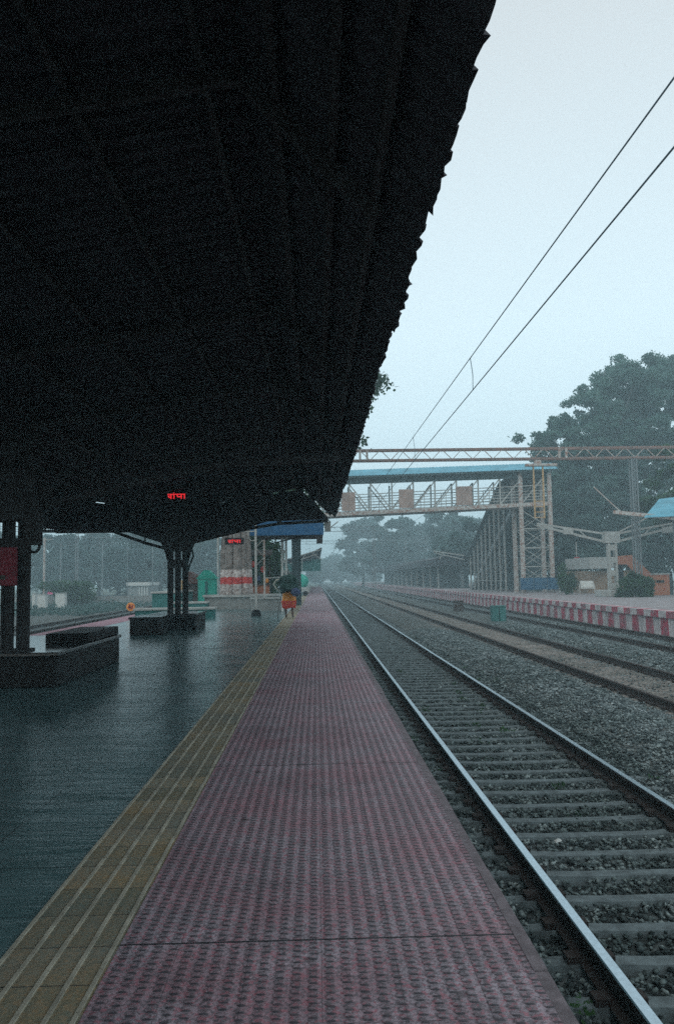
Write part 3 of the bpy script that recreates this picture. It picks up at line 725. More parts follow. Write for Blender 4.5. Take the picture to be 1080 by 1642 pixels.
# small shelter with blue fascia
t = thing('blue_shelter', (-1.2, 33, 0), 'small shelter with a deep blue fascia just beyond the end of the black canopy', 'shelter')
p0 = at(448, 838, 32.0); p1 = at(521, 858, 32.0)
q = MB(); q.box((p0.x - 1.2, 32.0, p1.z + .02), (p1.x - .06, 32.05, 3.9)); q.build('fascia', M['blue_deep'], t)
q = MB(); q.box((p0.x - 1.2, 32.05, p1.z + .14), (p1.x - .06, 38, p1.z + .22)); q.box((p0.x-1.2, 32.06, 3.86), (p1.x-.06, 38, 3.9)); q.build('roof', M['black_sheet'], t)
q = MB(); q.bar((-.95, 33, p1.z), (.1, 33, p1.z + .12), .06); q.bar((-1.9, 33, p1.z - .28), (-.4, 33, p1.z + .05), .05); q.box((p1.x - .35, 32.1, p1.z - .28), (p1.x - .1, 33.4, p1.z + .14)); q.build('bracket', M['black_steel'], t)
cx = at(455.5, 900, 36).x
q = MB()
for s in (-1, 1): q.box((cx + s * .09 - .05, 35.9, 0), (cx + s * .09 + .05, 36.1, p1.z + .14))
z = .4
while z < 3: q.box((cx - .1, 35.93, z), (cx + .1, 35.95, z + .12)); z += .45
q.build('post', M['white_paint'], t)
q = MB(); q.box((cx - .28, 35.8, 1.5), (cx + .34, 36.2, 1.58)); q.bar((cx + .3, 36, 1.55), (cx + .12, 36, 2.0), .05); q.bar((cx - .9, 36, 1.52), (cx - .2, 36, 1.55), .05); q.build('bracket', M['pale_steel'], t)
cx2 = at(475, 900, 44).x
q = MB(); q.box((cx2 - .25, 43.8, 0), (cx2 + .25, 44.2, 3.9)); tag(q.build('green_pillar', M['dark_green_steel'], None, .02), 'dark green square pillar behind the white shelter post', 'pillar')

bush((-3.5, 50, 2.6), (1.9, 1.0, 2.6), 16000, .13, M['leaf_b'], 'tall dark shrub filling the gap behind the orange stall', 35)
# stall of red and orange goods beside the tree
p = at(413, 955, 43); t = thing('market_stall', (p.x, 43, 0), 'orange fronted stall hung with red goods right of the painted tree', 'stall')
q = MB(); q.box((p.x - .62, 42.8, 0), (p.x + .62, 43.6, 1.15)); q.build('counter', M['orange'], t, .02)
q = MB(); q.box((p.x - .7, 42.7, 1.15), (p.x + .7, 43.7, 1.22)); q.build('counter_top', M['wood_dark'], t)
q = MB()
for s in (-.62, .62): q.box((p.x + s - .03, 43.5, 1.2), (p.x + s + .03, 43.56, 3.0))
q.build('frame', M['wood_dark'], t)
q = MB(); q.prism([(42.6, 2.75), (43.9, 3.05), (43.9, 3.1), (42.6, 2.8)], 0, p.x - .8, p.x + .8); q.build('awning', M['wood_dark'], t)
for i, (dx_, dz_, mm) in enumerate(((-.45, 1.75, 'cloth_red'), (-.25, 2.3, 'cloth_red'), (.05, 1.5, 'cloth_blue'), (.3, 2.0, 'cloth_red'), (.45, 1.4, 'cloth_orange'))):
    q = MB(); q.ell((p.x + dx_, 43.0, dz_), (.14, .12, .17), 8, 6, 0, .3, i); q.build('goods', M[mm], t)
# dark bins + teal booth further left
p = at(333, 948, 46); t = thing('teal_booth', (p.x, 46, 0), 'small bright teal booth with a peaked top left of the white pole', 'booth')
q = MB(); q.box((p.x - .5, 45.6, 0), (p.x + .5, 46.4, 1.55)); q.build('body', M['teal'], t)
q = MB(); q.prism([(p.x - .6, 1.55), (p.x + .6, 1.55), (p.x + .1, 2.05), (p.x - .15, 2.05)], 1, 45.5, 46.5); q.build('roof', M['teal'], t)
q = MB(); q.box((p.x - .1, 45.57, .5), (p.x + .05, 45.6, 1.4)); q.build('door', M['teal_dark'], t)
p = at(314, 945, 47); t = thing('dark_hut', (p.x, 47, 0), 'dark hut with a sloped roof between the second column and the teal booth', 'hut')
q = MB(); q.box((p.x - .55, 46.7, 0), (p.x + .45, 47.5, 1.3)); q.build('body', M['wood_dark'], t)
q = MB(); q.prism([(p.x - .7, 1.9), (p.x - .3, 2.0), (p.x + .7, 1.35), (p.x + .7, 1.25), (p.x - .7, 1.3)], 1, 46.5, 47.7); q.build('roof', M['tile_red'], t)
q = MB(); q.box((p.x - .8, 46.6, .3), (p.x - .56, 46.7, 1.5)); q.build('shutter', M['yellow_rust'], t)
# low bench walls behind second column
for i, (xa, xb, ya, yb, h, lab) in enumerate(((-7.0, -3.9, 30.5, 31.3, .42, 'low pale topped seat wall right behind the second column'), (-6.6, -4.9, 36, 36.8, .5, 'dark green seat wall in front of the teal booth'), (-7.9, -6.6, 38, 43, .95, 'long low green walled plot left of the second column'), (-3.1, -1.3, 37, 37.5, .62, 'concrete seat at the foot of the rusty mast'))):
    t = thing('seat_wall', ((xa + xb) / 2, ya, 0), lab, 'seat wall', 'low seat walls on the platform')
    q = MB(); q.box((xa + .06, ya + .06, 0), (xb - .06, yb - .06, h - .08)); q.build('base', M['teal_dark'] if i != 3 else M['concrete'], t)
    q = MB(); q.box((xa, ya, h - .08), (xb, yb, h)); q.build('top', M['concrete_light'], t, .01)
# orange track marker disc
p = at(209.5, 973, 35.5); t = thing('marker_disc', (p.x, 35.5, 0), 'round orange number marker standing at the left platform edge', 'marker')
q = MB(); q.tube([(p.x, 35.5, p.z), (p.x, 35.53, p.z)], .19, 20); q.build('disc', M['marker_orange'], t)
q = MB(); q.tube([(p.x, 35.56, 0), (p.x, 35.56, p.z)], .02, 6); q.build('stake', M['black_steel'], t)
q = MB(); yb = 35.485
for (a, b, c_, d_) in ((-.02, .11, -.09, -.03), (-.09, -.03, .02, -.03), (-.01, .03, -.03, -.11), (.09, .10, .06, -.10)): q.bar((p.x + a, yb, p.z + b), (p.x + c_, yb, p.z + d_), .04, .04)
q.build('numeral', M['red_paint'], t)

# next canopy of the same platform, far
t = thing('far_canopy', (-3, 78, 0), 'distant dark canopy further along the same platform', 'canopy')
q = MB(); q.prism([(-7.5, 3.7), (-3.5, 3.3), (-.6, 4.0), (.55, 4.55), (.60, 4.45), (-.5, 3.6), (-.5, 3.3), (-3.5, 3.0), (-7.5, 3.4)], 1, 78, 170); q.build('roof', M['black_sheet'], t)
q = MB(); q.box((-3.2, 78.2, 2.2), (.45, 78.4, 3.4)); q.build('end_panel', M['teal_dark'], t)
q = MB()
q.bar((-2.6, 77.9, 3.45), (.5, 77.9, 4.35), .10); q.bar((-2.6, 77.9, 3.0), (.1, 77.9, 3.9), .08)
for a in (-2.2, -1.3, -.4): q.bar((a, 77.9, 3.1 + (a + 2.6) * .32), (a + .4, 77.9, 3.6 + (a + 2.6) * .3), .06)
q.bar((-.1, 77.9, 3.8), (.6, 77.9, 3.3), .08)
q.build('end_truss', M['pale_steel'], t)
for y in (84, 96, 108, 120, 132, 144):
    q = MB(); q.box((-3.6, y - .15, 0), (-3.3, y + .15, 3.2)); q.build('column', M['grey_steel'], t)
for (xx, yy, lab, mm) in ((-1.4, 68, 'round green topped vending cart under the distant canopy', 'teal'),):
    t = thing('vending_cart', (xx, yy, 0), lab, 'cart'); q = MB(); q.ell((xx, yy, 1.25), (.75, .6, .65), 14, 8); q.build('cover', M[mm], t, smooth=True)
    q = MB(); q.box((xx - .7, yy - .4, .35), (xx + .8, yy + .4, .75)); q.build('body', M['concrete_light'], t)
    for s in (-.45, .45):
        q = MB(); q.tube([(xx + s, yy - .45, .22), (xx + s, yy - .40, .22)], .22, 14); q.build('wheel', M['granite_black'], t)
    for s in (-.2, .2):
        q = MB(); q.tube([(xx + s, yy, 1.8), (xx + s, yy, 3.1)], .03, 6); q.build('post', M['pale_steel'], t)

# ------------------------------------------------------------------ footbridge
BX0, BX1 = -8.0, 19.6
def byf(x): return 67.5 - (x - 1.2) * (1.5 / 16.2)     # slightly skewed across the tracks
def bz0(x): return 6.77 + (x - 1.2) * .030
def TP(x): return 9.5 + (x - 1.2) * .012
fb = thing('footbridge', (17.4, byf(17.4), 0), 'steel footbridge with pale railings and light blue roof crossing the tracks', 'footbridge')
def seg(q, xa, za, xb, zb, w, off=0, h=None): q.bar((xa, byf(xa) + off, za), (xb, byf(xb) + off, zb), w, h)
q = MB()
for off in (0, 2.4): seg(q, BX0, bz0(BX0) + .15, BX1, bz0(BX1) + .15, .14, off, .32)
q.build('girder', M['rusty_pale'], fb)
q = MB(); q.add([(BX0, byf(BX0), bz0(BX0) + .32), (BX1, byf(BX1), bz0(BX1) + .32), (BX1, byf(BX1) + 2.4, bz0(BX1) + .32), (BX0, byf(BX0) + 2.4, bz0(BX0) + .32),
                (BX0, byf(BX0), bz0(BX0) + .24), (BX1, byf(BX1), bz0(BX1) + .24), (BX1, byf(BX1) + 2.4, bz0(BX1) + .24), (BX0, byf(BX0) + 2.4, bz0(BX0) + .24)],
               [(0, 1, 2, 3), (7, 6, 5, 4), (0, 4, 5, 1), (2, 6, 7, 3)]); q.build('deck', M['concrete'], fb)
step = 1.82; nx = int((BX1 - BX0) / step)
for off in (0, 2.4):
    qv = MB(); qd = MB(); qr = MB()
    for i in range(nx + 1):
        x = BX0 + i * step; z = bz0(x) + .3
        seg(qv, x, z, x, TP(x), .12, off, .12)
        if i < nx:
            x2 = x + step; mid = 5.0
            if x < mid: seg(qd, x, TP(x), x2, z, .10, off + .02)
            else: seg(qd, x, z, x2, TP(x2), .10, off + .02)
            seg(qv, x + step * .5, z, x + step * .5, z + 1.45, .05, off)
    for hh, ww in ((.25, .04), (.5, .06), (.75, .04), (1.0, .05), (1.45, .07)):
        seg(qr, BX0, bz0(BX0) + .3 + hh, BX1, bz0(BX1) + .3 + hh, ww, off)
    qv.build('uprights', M['pale_steel'], fb); qd.build('diagonals', M['pale_steel'], fb); qr.build('railing', M['pale_steel'], fb)
for px0, px1 in ((546, 567), (634, 656), (721, 745)):
    Y = 69.5; a = at(px0, 800, Y).x; b = at(px1, 800, Y).x
    q = MB(); zz = bz0(a) + .40
    q.add([(a, byf(a) - .12, zz), (b, byf(b) - .12, zz), (b, byf(b) - .12, zz + 1.6), (a, byf(a) - .12, zz + 1.6), (a, byf(a) - .05, zz), (b, byf(b) - .05, zz), (b, byf(b) - .05, zz + 1.6), (a, byf(a) - .05, zz + 1.6)],
          [(0, 1, 2, 3), (7, 6, 5, 4), (0, 4, 5, 1), (3, 2, 6, 7), (1, 5, 6, 2), (0, 3, 7, 4)]); q.build('panel', M['orange_panel'], fb)
# roof: low pitched corrugated
def broof(q, xa, xb, n):
    for i in range(n):
        a = xa + (xb - xa) * i / n; b = xa + (xb - xa) * (i + 1) / n; m = (a + b) / 2
        for (o0, z0, o1, z1) in ((-.65, .60, 1.2, 1.36), (1.2, 1.36, 3.05, .60)):
            for (u, v, ru, rv) in ((a, m, 0, .04), (m, b, .04, 0)):
                zz = lambda x: TP(x)
                q.add([(u, byf(u) + o0, zz(u) + z0 + ru), (v, byf(v) + o0, zz(v) + z0 + rv), (v, byf(v) + o1, zz(v) + z1 + rv), (u, byf(u) + o1, zz(u) + z1 + ru)], [(0, 1, 2, 3)])
q = MB(); broof(q, BX0, BX1 + .8, 100); q.build('roof', M['blue_sheet'], fb)
q = MB()
seg(q, BX0, TP(BX0) + .52, BX1 + .8, TP(BX1) + .52, .05, -.62, .12); seg(q, BX0, TP(BX0) + .25, BX1, TP(BX1) + .25, .14, -.02, .55)
for i in range(nx + 1):
    x = BX0 + i * step; z = TP(x) + .52
    q.bar((x, byf(x) - .6, z), (x, byf(x) + 1.2, z + .76), .06); q.bar((x, byf(x) + 3.0, z), (x, byf(x) + 1.2, z + .76), .06); q.bar((x, byf(x) - .6, z), (x, byf(x) + .02, z - .5), .05)
q.build('roof_frame', M['dark_green_steel'], fb)
# tower legs
for x in (17.35, 19.75):
    for off in (0, 2.4):
        q = MB(); q.box((x - .16, byf(x) + off - .16, 0), (x + .16, byf(x) + off + .16, 10.1)); q.build('tower_leg', M['rusty_pale'], fb)
for x in (-7.6,):
    for off in (0, 2.4):
        q = MB(); q.box((x - .16, byf(x) + off - .16, 0), (x + .16, byf(x) + off + .16, 7.3)); q.build('tower_leg', M['rusty_pale'], fb)
for off in (0, 2.4):
    q = MB(); z = .6
    while z < 6.6:
        q.bar((17.35, byf(17.35) + off, z), (19.75, byf(19.75) + off, z + 1.6), .05); q.bar((19.75, byf(19.75) + off, z), (17.35, byf(17.35) + off, z + 1.6), .05)
        q.bar((17.35, byf(17.35) + off, z), (19.75, byf(19.75) + off, z), .07)
        z += 1.6
    q.build('cross_bracing', M['pale_steel'], fb)
# stairs running away along the far platform
st0, st1 = 68.5, 88.0
q = MB()
for k in range(34):
    y = st0 + (st1 - st0) * k / 34; z = 7.3 * (1 - k / 34); q.box((17.2, y, z - .24), (19.6, y + .62, z - .02))
q.build('stair', M['dark_green_steel'], fb)
q = MB()
for x in (17.15, 19.65): q.prism([(st0, 7.35), (st1, 0.05), (st1, -.02), (st1 - .8, .0), (st0, 6.9)], 0, x - .05, x + .05)
q.build('stringer', M['grey_steel'], fb)
q = MB(); q.prism([(67.5, 10.0), (st0 + 2.2, 9.9), (st1 + .5, 3.2), (st1 + .5, 3.1), (st0 + 2.2, 9.75), (67.5, 9.9)], 0, 16.6, 20.2); q.build('stair_roof', M['dark_green_steel'], fb)
q = MB(); q.prism([(st0 + .5, .05), (st1 - .5, .05), (st1 - .5, 2.6), (st0 + 2.2, 9.3), (st0+.5, 9.3)], 0, 19.66, 19.75); q.build('stair_dark_fill', M['dark_green_steel'], fb)  # dark panel added behind the posts to darken the stair flank
qp = MB()
for k in range(9):
    y = st0 + 2.2 + k * 2.0; zt = 9.9 - (y - st0 - 2.2) * .375
    for x in (17.0, 19.8): qp.box((x - .07, y - .07, 0), (x + .07, y + .07, zt))
    if k < 8: qp.bar((17.0, y, max(.2, 6.8 - (y - st0) * .4)), (17.0, y + 2, .2), .04); qp.bar((17.0, y, 1.0), (17.0, y + 2, 1.0), .04)
qp.build('stair_posts', M['pale_steel'], fb)

# ------------------------------------------------------------------ overhead line portal in front of the bridge
PY = 50.0
pz = lambda x: 9.45
po = thing('line_portal', (20.6, PY, 0), 'long horizontal truss beam of the overhead line in front of the footbridge', 'portal')
q = MB()
for off in (0, .45):
    for dz_, mi in ((0, 0), (-.66, 0)):
        q.bar((-9, PY + off, 9.62 + dz_), (30, PY + off, 9.62 + dz_), .10, .13)
q.build('chords', mat('beam_dark', (.16, .13, .12), .75, 0, .45, 3, col2=(.30, .17, .14)), po)
q = MB(); x = -9
k = 0
while x < 29.5:
    q.bar((x, PY, 9.62 - (.66 if k % 2 else 0)), (x + .66, PY, 9.62 - (0 if k % 2 else .66)), .045); x += .66; k += 1
for x in (2.9, 3.35, 15.75, 16.2, -1.0): q.bar((x, PY - .03, 9.62), (x, PY - .03, 8.96), .13)
q.build('lacing', M['rusty_pale'], po)
q = MB()
for sx in (-.16, .16):
    for sy in (0, .4): q.bar((20.6 + sx, PY + sy, -1), (20.6 + sx, PY + sy, 9.0), .08)
z = .2
while z < 8.8: q.bar((20.44, PY, z), (20.76, PY, z + .4), .03); z += .4
q.build('mast', M['grey_steel'], po)
q = MB()
for sx in (-.16, .16): q.bar((-9.0 + sx, PY, -1), (-9.0 + sx, PY, 9.7), .09)
q.build('mast', M['grey_steel'], po)
# drop arm with ladder-like cage
q = MB(); dx0 = at(856, 780, PY).x; dx1 = at(871, 780, PY).x
for sx in (dx0, dx1): q.bar((sx, PY + .1, 8.5), (sx, PY + .1, 5.1), .09)
for z in (5.15, 5.5, 5.85, 6.2): q.bar((dx0, PY + .1, z), (dx1, PY + .1, z), .05)
q.build('drop_frame', M['yellow_rust'], po)
q = MB(); q.box((dx0 - .5, PY - .1, 8.47), (dx1 + .9, PY + .3, 8.62)); q.box((dx0 + .1, PY, 8.6), (dx1 - .1, PY + .3, 8.95)); q.build('drop_bracket', M['rusty_pale'], po)

# contact wire equipment over the nearest track
def wire(pts, r, name, m, parent=None):
    q = MB(); q.tube(pts, r, 6, cap=False); return q.build(name, m, parent)
oh = thing('overhead_line', (2.8, 50, 4.75), 'pair of overhead wires above the nearest track crossing the open sky', 'overhead wires')
CX = 2.82
wire([(CX, y, 4.75) for y in (-3, 20, 50, 100, 160, 240, 330)], .009, 'contact_wire', M['wire'], oh)
def cz(y): return 5.33 + .75 * (abs(((y + 12) % 62) - 31) / 31) ** 2 * 1.0
def czz(y): return float(np.interp(y, [0, 6, 14, 22, 36, 50, 66, 80, 110], [5.18, 5.24, 5.33, 5.40, 5.48, 5.7, 5.45, 5.4, 5.7])) if y < 110 else 5.6
wire([(CX - .03, y, czz(y)) for y in (-3, 0, 3, 6, 10, 14, 18, 22, 29, 36, 43, 50, 58, 66, 80, 110, 160, 240, 330)], .0085, 'catenary_wire', M['wire'], oh)
for y in (13.7, 22.0, 30, 38, 46, 58, 68): wire([(CX - .03, y, czz(y)), (CX + .01, y + .02, (4.75 + czz(y)) / 2), (CX, y, 4.75)], .007, 'dropper', M['wire'], oh)
for y in (6.0,): pass
oh2 = thing('overhead_line', (T2, 60, 4.75), 'thin overhead wires strung beyond the footbridge over the middle track', 'overhead wires')
for x in (T2, ): wire([(x, y, 4.75) for y in (50, 90, 160, 330)], .010, 'contact_wire', M['wire'], oh2); wire([(x, y, 5.5) for y in (50, 90, 160, 330)], .010, 'catenary_wire', M['wire'], oh2)

# second portal beyond the bridge and its poles
def far_portal(Y, xa, xb, z, label, poles, seed=0, bt=.08):
    t = thing('line_portal', (xa, Y, -1), label, 'portal', 'distant overhead line portals')
    q = MB(); q.bar((xa, Y, z), (xb, Y, z), bt); q.bar((xa, Y, z - .55), (xb, Y, z - .55), bt * .8)
    x = xa; k = 0
    while x < xb - .5: q.bar((x, Y, z - (.55 if k % 2 else 0)), (x + .8, Y, z - (0 if k % 2 else .55)), .03); x += .8; k += 1
    q.build('beam', M['grey_steel'], t)
    for x in poles:
        q = MB()
        for s in (-.14, .14): q.bar((x + s, Y, -1), (x + s, Y, z + .05), .09)
        zz = 0
        while zz < z - .5: q.bar((x - .14, Y, zz), (x + .14, Y, zz + .4), .04); zz += .4
        q.build('mast', M['grey_steel'], t)
    q = MB()
    x = xa + 3
    while x < xb - 1: q.bar((x, Y, z - .5), (x, Y, z - 2.2), .05); q.bar((x - .9, Y, z - 1.7), (x + .1, Y, z - 1.3), .04); x += 4.6
    q.build('drop_arm', M['grey_steel'], t); return t
far_portal(100, -4.2, 9.2, 7.95, 'thin portal seen under the footbridge deck right after the canopy end', [7.35, -4.2])
far_portal(150, -4.2, 28, 8.6, 'faint hazy portal furthest down the line', [-4.2, 17])
far_portal(100, -30.2, -22.5, 7.6, 'latticed portal mast and beam seen left through the canopy opening', [-30.0])
# plain poles on the left
for (px_, top, Y, lab, mm, rr) in ((72, 862, 90, 'brownish pole left of the latticed portal mast', 'rusty_pale', .13), (245, 868, 95, 'thin dark signal pole just left of the second column', 'grey_steel', .07), (205, 878, 110, 'faint thin pole between portal mast and signal pole', 'grey_steel', .05)):
    p = at(px_, top, Y); t = thing('line_pole', (p.x, Y, -1.1), lab, 'pole'); q = MB(); q.tube([(p.x, Y, -1.1), (p.x, Y, p.z)], rr, 7); q.build('shaft', M[mm], t)
    q = MB(); q.bar((p.x - .5, Y, p.z - .3), (p.x + .9, Y, p.z - .2), .06); q.build('arm', M[mm], t)
    if px_ == 245: s_ = at(241, 905, Y); q = MB(); q.box((s_.x - .25, Y - .1, s_.z - .35), (s_.x + .15, Y + .1, s_.z + .35)); q.build('signal_head', M['granite_black'], t)
wl = thing('overhead_line', (-14.3, 100, 4.75), 'overhead wires seen through the left canopy opening', 'overhead wires')
wire([(-14.3, y, 4.75) for y in (20, 100, 330)], .014, 'contact_wire', M['wire'], wl); wire([(-14.3, y, 5.7) for y in (20, 100, 330)], .014, 'catenary_wire', M['wire'], wl)

# ------------------------------------------------------------------ left background
for i, (xa, xb, ya, yb, Y, mm, lab) in enumerate(((52, 56, 952, 974, 72, 'white_paint', 'narrow white track cabinet nearest the first column'), (59, 73, 954, 972, 74, 'white_paint', 'wide white track cabinet beside the narrow one'), (89, 104, 952, 969, 78, 'white_paint', 'lone square white track cabinet under the pink canopy'))):
    a = at(xa, ya, Y); b = at(xb, yb, Y); t = thing('track_cabinet', ((a.x + b.x) / 2, Y, -1.1), lab, 'cabinet', 'white track cabinets')
    q = MB(); q.box((a.x, Y, -1.1), (b.x, Y + .7, a.z)); q.build('body', M[mm], t, .02); q = MB(); q.box((a.x - .05, Y - .05, a.z), (b.x + .05, Y + .75, a.z + .06)); q.build('lid', M['concrete_light'], t)
for i, (xa, xb, ya, yb, Y, lab) in enumerate(((95, 108, 940, 946, 96, 'bright pink awning standing over the lone white cabinet'), (75, 85, 948, 953, 98, 'low pink awning between the white cabinets'), (110, 128, 948, 955, 97, 'wide pink awning next to the latticed portal mast'))):
    a = at(xa, ya, Y); b = at(xb, yb, Y); t = thing('awning', ((a.x + b.x) / 2, Y, -1.1), lab, 'awning', 'pink awnings left of the tracks')
    q = MB(); q.prism([(a.x, b.z), (b.x, b.z), (b.x - .2, a.z), (a.x + .3, a.z)], 1, Y, Y + 2); q.build('canvas', M['pink'], t)
    q = MB(); [q.bar((x, Y + .1, -1.1), (x, Y + .1, b.z), .05) for x in (a.x + .1, b.x - .1)]; q.build('post', M['grey_steel'], t)
a = at(206, 934, 120); b = at(239, 947, 120); t = thing('low_building', ((a.x + b.x) / 2, 120, -1.1), 'low hazy building with a pale fascia left of the second column', 'building')
q = MB(); q.box((a.x, 120, -1.1), (b.x, 127, a.z - .5)); q.build('wall', M['concrete'], t)
q = MB(); q.box((a.x - .2, 119.6, a.z - .5), (b.x + .2, 127, a.z)); q.build('fascia', M['white_paint'], t)
for k in range(4):
    x = a.x + .2 + (b.x - a.x) * (.5 + k * .125); q = MB(); q.box((x - .14, 119.9, -1), (x, 120, a.z - .5)); q.build('post', M['white_paint'], t)
bush((-26.5, 86, .5), (3.2, 2, 1.6), 4200, .17, M['leaf_b'], 'round green shrub right of the latticed portal mast', 33)
q = MB(); q.box((-60, 88, -1.1), (-12, 88.25, -.1)); tag(q.build('boundary_wall', M['concrete']), 'low hazy boundary wall beyond the left tracks', 'wall')

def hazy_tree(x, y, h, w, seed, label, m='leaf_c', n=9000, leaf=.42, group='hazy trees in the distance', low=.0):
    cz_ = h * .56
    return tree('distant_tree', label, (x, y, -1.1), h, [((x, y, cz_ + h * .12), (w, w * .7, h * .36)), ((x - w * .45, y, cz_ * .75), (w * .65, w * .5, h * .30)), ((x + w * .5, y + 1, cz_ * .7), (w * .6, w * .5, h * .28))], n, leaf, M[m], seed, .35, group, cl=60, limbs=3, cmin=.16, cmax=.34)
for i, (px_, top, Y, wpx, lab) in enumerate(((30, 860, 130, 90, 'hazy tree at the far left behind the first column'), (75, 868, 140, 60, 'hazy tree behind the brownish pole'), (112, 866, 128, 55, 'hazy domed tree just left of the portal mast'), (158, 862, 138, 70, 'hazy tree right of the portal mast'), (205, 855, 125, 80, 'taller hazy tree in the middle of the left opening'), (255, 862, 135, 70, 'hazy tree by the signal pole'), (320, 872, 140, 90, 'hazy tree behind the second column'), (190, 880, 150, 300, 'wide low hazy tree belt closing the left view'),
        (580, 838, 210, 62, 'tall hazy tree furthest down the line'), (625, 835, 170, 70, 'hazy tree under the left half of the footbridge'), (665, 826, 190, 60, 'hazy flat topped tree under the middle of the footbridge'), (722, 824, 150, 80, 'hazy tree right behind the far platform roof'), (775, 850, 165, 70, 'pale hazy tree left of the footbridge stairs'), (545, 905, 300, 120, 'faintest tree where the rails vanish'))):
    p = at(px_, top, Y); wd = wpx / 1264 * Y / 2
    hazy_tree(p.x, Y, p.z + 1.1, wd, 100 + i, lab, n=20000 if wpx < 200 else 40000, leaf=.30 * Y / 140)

far_portal(160, -38, -24, 8.4, 'fainter second portal standing behind the first on the left', [-37.6, -24.4])
for (px_, top, Y, lab) in ((98, 872, 105, 'faint thin pole just left of the latticed portal mast'), (165, 868, 120, 'faint pole right of the latticed portal mast'), (225, 880, 140, 'faintest pole above the pale fascia building')):
    p = at(px_, top, Y); t = thing('line_pole', (p.x, Y, -1.1), lab, 'pole'); q = MB(); q.tube([(p.x, Y, -1.1), (p.x, Y, p.z)], .09, 6); q.build('shaft', M['grey_steel'], t)
    q = MB(); q.bar((p.x - .1, Y, p.z - .4), (p.x + 2.0, Y, p.z - .1), .06); q.bar((p.x, Y, p.z - 1.4), (p.x + 1.9, Y, p.z - .3), .05); q.build('cantilever', M['grey_steel'], t)
for (xw, lab) in ((-19, 'overhead wires over the second left line'), (-24, 'overhead wires furthest left')):
    wl = thing('overhead_line', (xw, 100, 4.75), lab, 'overhead wires')
    wire([(xw, y, 4.75) for y in (30, 100, 330)], .018, 'contact_wire', M['wire'], wl); wire([(xw, y, 5.8) for y in (30, 100, 330)], .018, 'catenary_wire', M['wire'], wl)
rng = np.random.default_rng(77); k = 26000
Ps = np.stack([rng.uniform(-75, -17, k), rng.uniform(60, 112, k), -1.1 + np.abs(rng.normal(0, .16, k))], 1)
Ps[:, 2] += .5 * np.clip(np.sin(Ps[:, 0] * .7) * np.sin(Ps[:, 1] * .3), 0, 1) * rng.uniform(0, 1, k)
tag(leaves_mesh('scrub', Ps, .16, M['leaf_c'], None, 78), 'low scrub growing on the ground beyond the left tracks', 'scrub', None, 'stuff')

# ------------------------------------------------------------------ far platform: canopy, bare frame, barrier, bench, building
t = thing('far_platform_canopy', (17.5, 96, 0), 'long curved low roof on the far platform fading into haze', 'canopy')
q = MB(); q.prism([(14.3, 3.6), (16.0, 4.1), (18.5, 4.35), (21, 4.0), (22.5, 3.4), (22.5, 2.7), (18.5, 3.0), (14.3, 2.75)], 1, 96, 240); q.build('roof', M['black_sheet'], t)
q = MB(); q.prism([(14.6, 3.55), (15.5, 3.85), (15.5, 3.9), (14.6, 3.62)], 1, 96, 200); q.build('roof_edge', M['pale_steel'], t)
for k in range(12):
    q = MB(); y = 98 + k * 10; q.box((17.9, y - .2, 0), (18.3, y + .2, 4.1)); q.bar((18.1, y, 2.6), (14.8, y, 3.5), .1); q.bar((18.1, y, 2.6), (21.4, y, 3.7), .1); q.build('column', M['grey_steel'], t)
q = MB(); q.bar((14.3, 95.8, 4.6), (18.0, 95.8, 4.0), .12); q.bar((14.3, 95.8, 4.4), (18.5, 95.8, 3.4), .10); q.bar((15.5, 95.8, 4.4), (15.0, 95.8, 3.6), .1); q.build('end_truss', M['pale_steel'], t)
q = MB(); q.box((19.0, 100, 0), (19.3, 220, 3.4)); q.build('under_roof_shade', M['dark_green_steel'], t)  # added dark sheet standing in for the shade under the roof
for k in range(9):
    q = MB(); y = 99 + k * 7; q.box((15.2, y - .09, 0), (15.38, y + .09, 3.3)); q.build('front_post', M['pale_steel'], t)

p = at(983, 955, 51.5); X0 = p.x
t = thing('canopy_frame', (X0, 51.5, 0), 'bare pale steel canopy frame with two long arms and no roof', 'steel frame')
q = MB(); q.box((X0 - 1.05, 50.9, 0), (X0 + 1.0, 52.1, .42)); q.build('foot', M['concrete_light'], t, .03)
q = MB(); q.box((X0 - .02, 50.87, .03), (X0 + .26, 50.9, .38)); q.build('niche', M['granite_black'], t)
q = MB()
for s in (-1, 1): q.box((X0 + s * .23 - .07, 51.3, .42), (X0 + s * .23 + .07, 51.7, 4.0))
for z in (.5, 1.35, 2.2, 3.0): q.box((X0 - .17, 51.32, z), (X0 + .17, 51.34, z + .38))
q.build('column', M['pale_steel'], t)
q = MB(); q.box((X0 - .52, 51.26, 3.5), (X0 + .50, 51.74, 4.25)); q.build('head_plate', M['concrete_light'], t)
for s, L, zt in ((-1, 4.9, 4.85), (1, 6.5, 5.15)):
    q = MB(); q.bar((X0 + s * .45, 51.5, 4.12), (X0 + s * L, 51.5, zt), .10, .13); q.bar((X0 + s * .45, 51.5, 3.6), (X0 + s * L, 51.5, zt - .12), .10, .15)
    for f in (.35, .6, .8):
        xx = X0 + s * L * f; q.bar((xx, 51.5, 3.6 + (zt - .1 - 3.6) * f), (xx + s * .5, 51.5, 4.12 + (zt - 4.12) * (f + .1)), .06)
    q.box((X0 + s * L * .58 - .32, 51.4, 4.12), (X0 + s * L * .58 + .32, 51.6, 4.52)); q.build('arm', M['pale_steel'], t)
q = MB(); q.tube([(X0 + .5, 51.5, 4.2), (X0 + 2.0, 51.5, 4.9), (X0 + 3.3, 51.5, 5.6)], .05, 6); q.build('stay', M['pale_steel'], t)
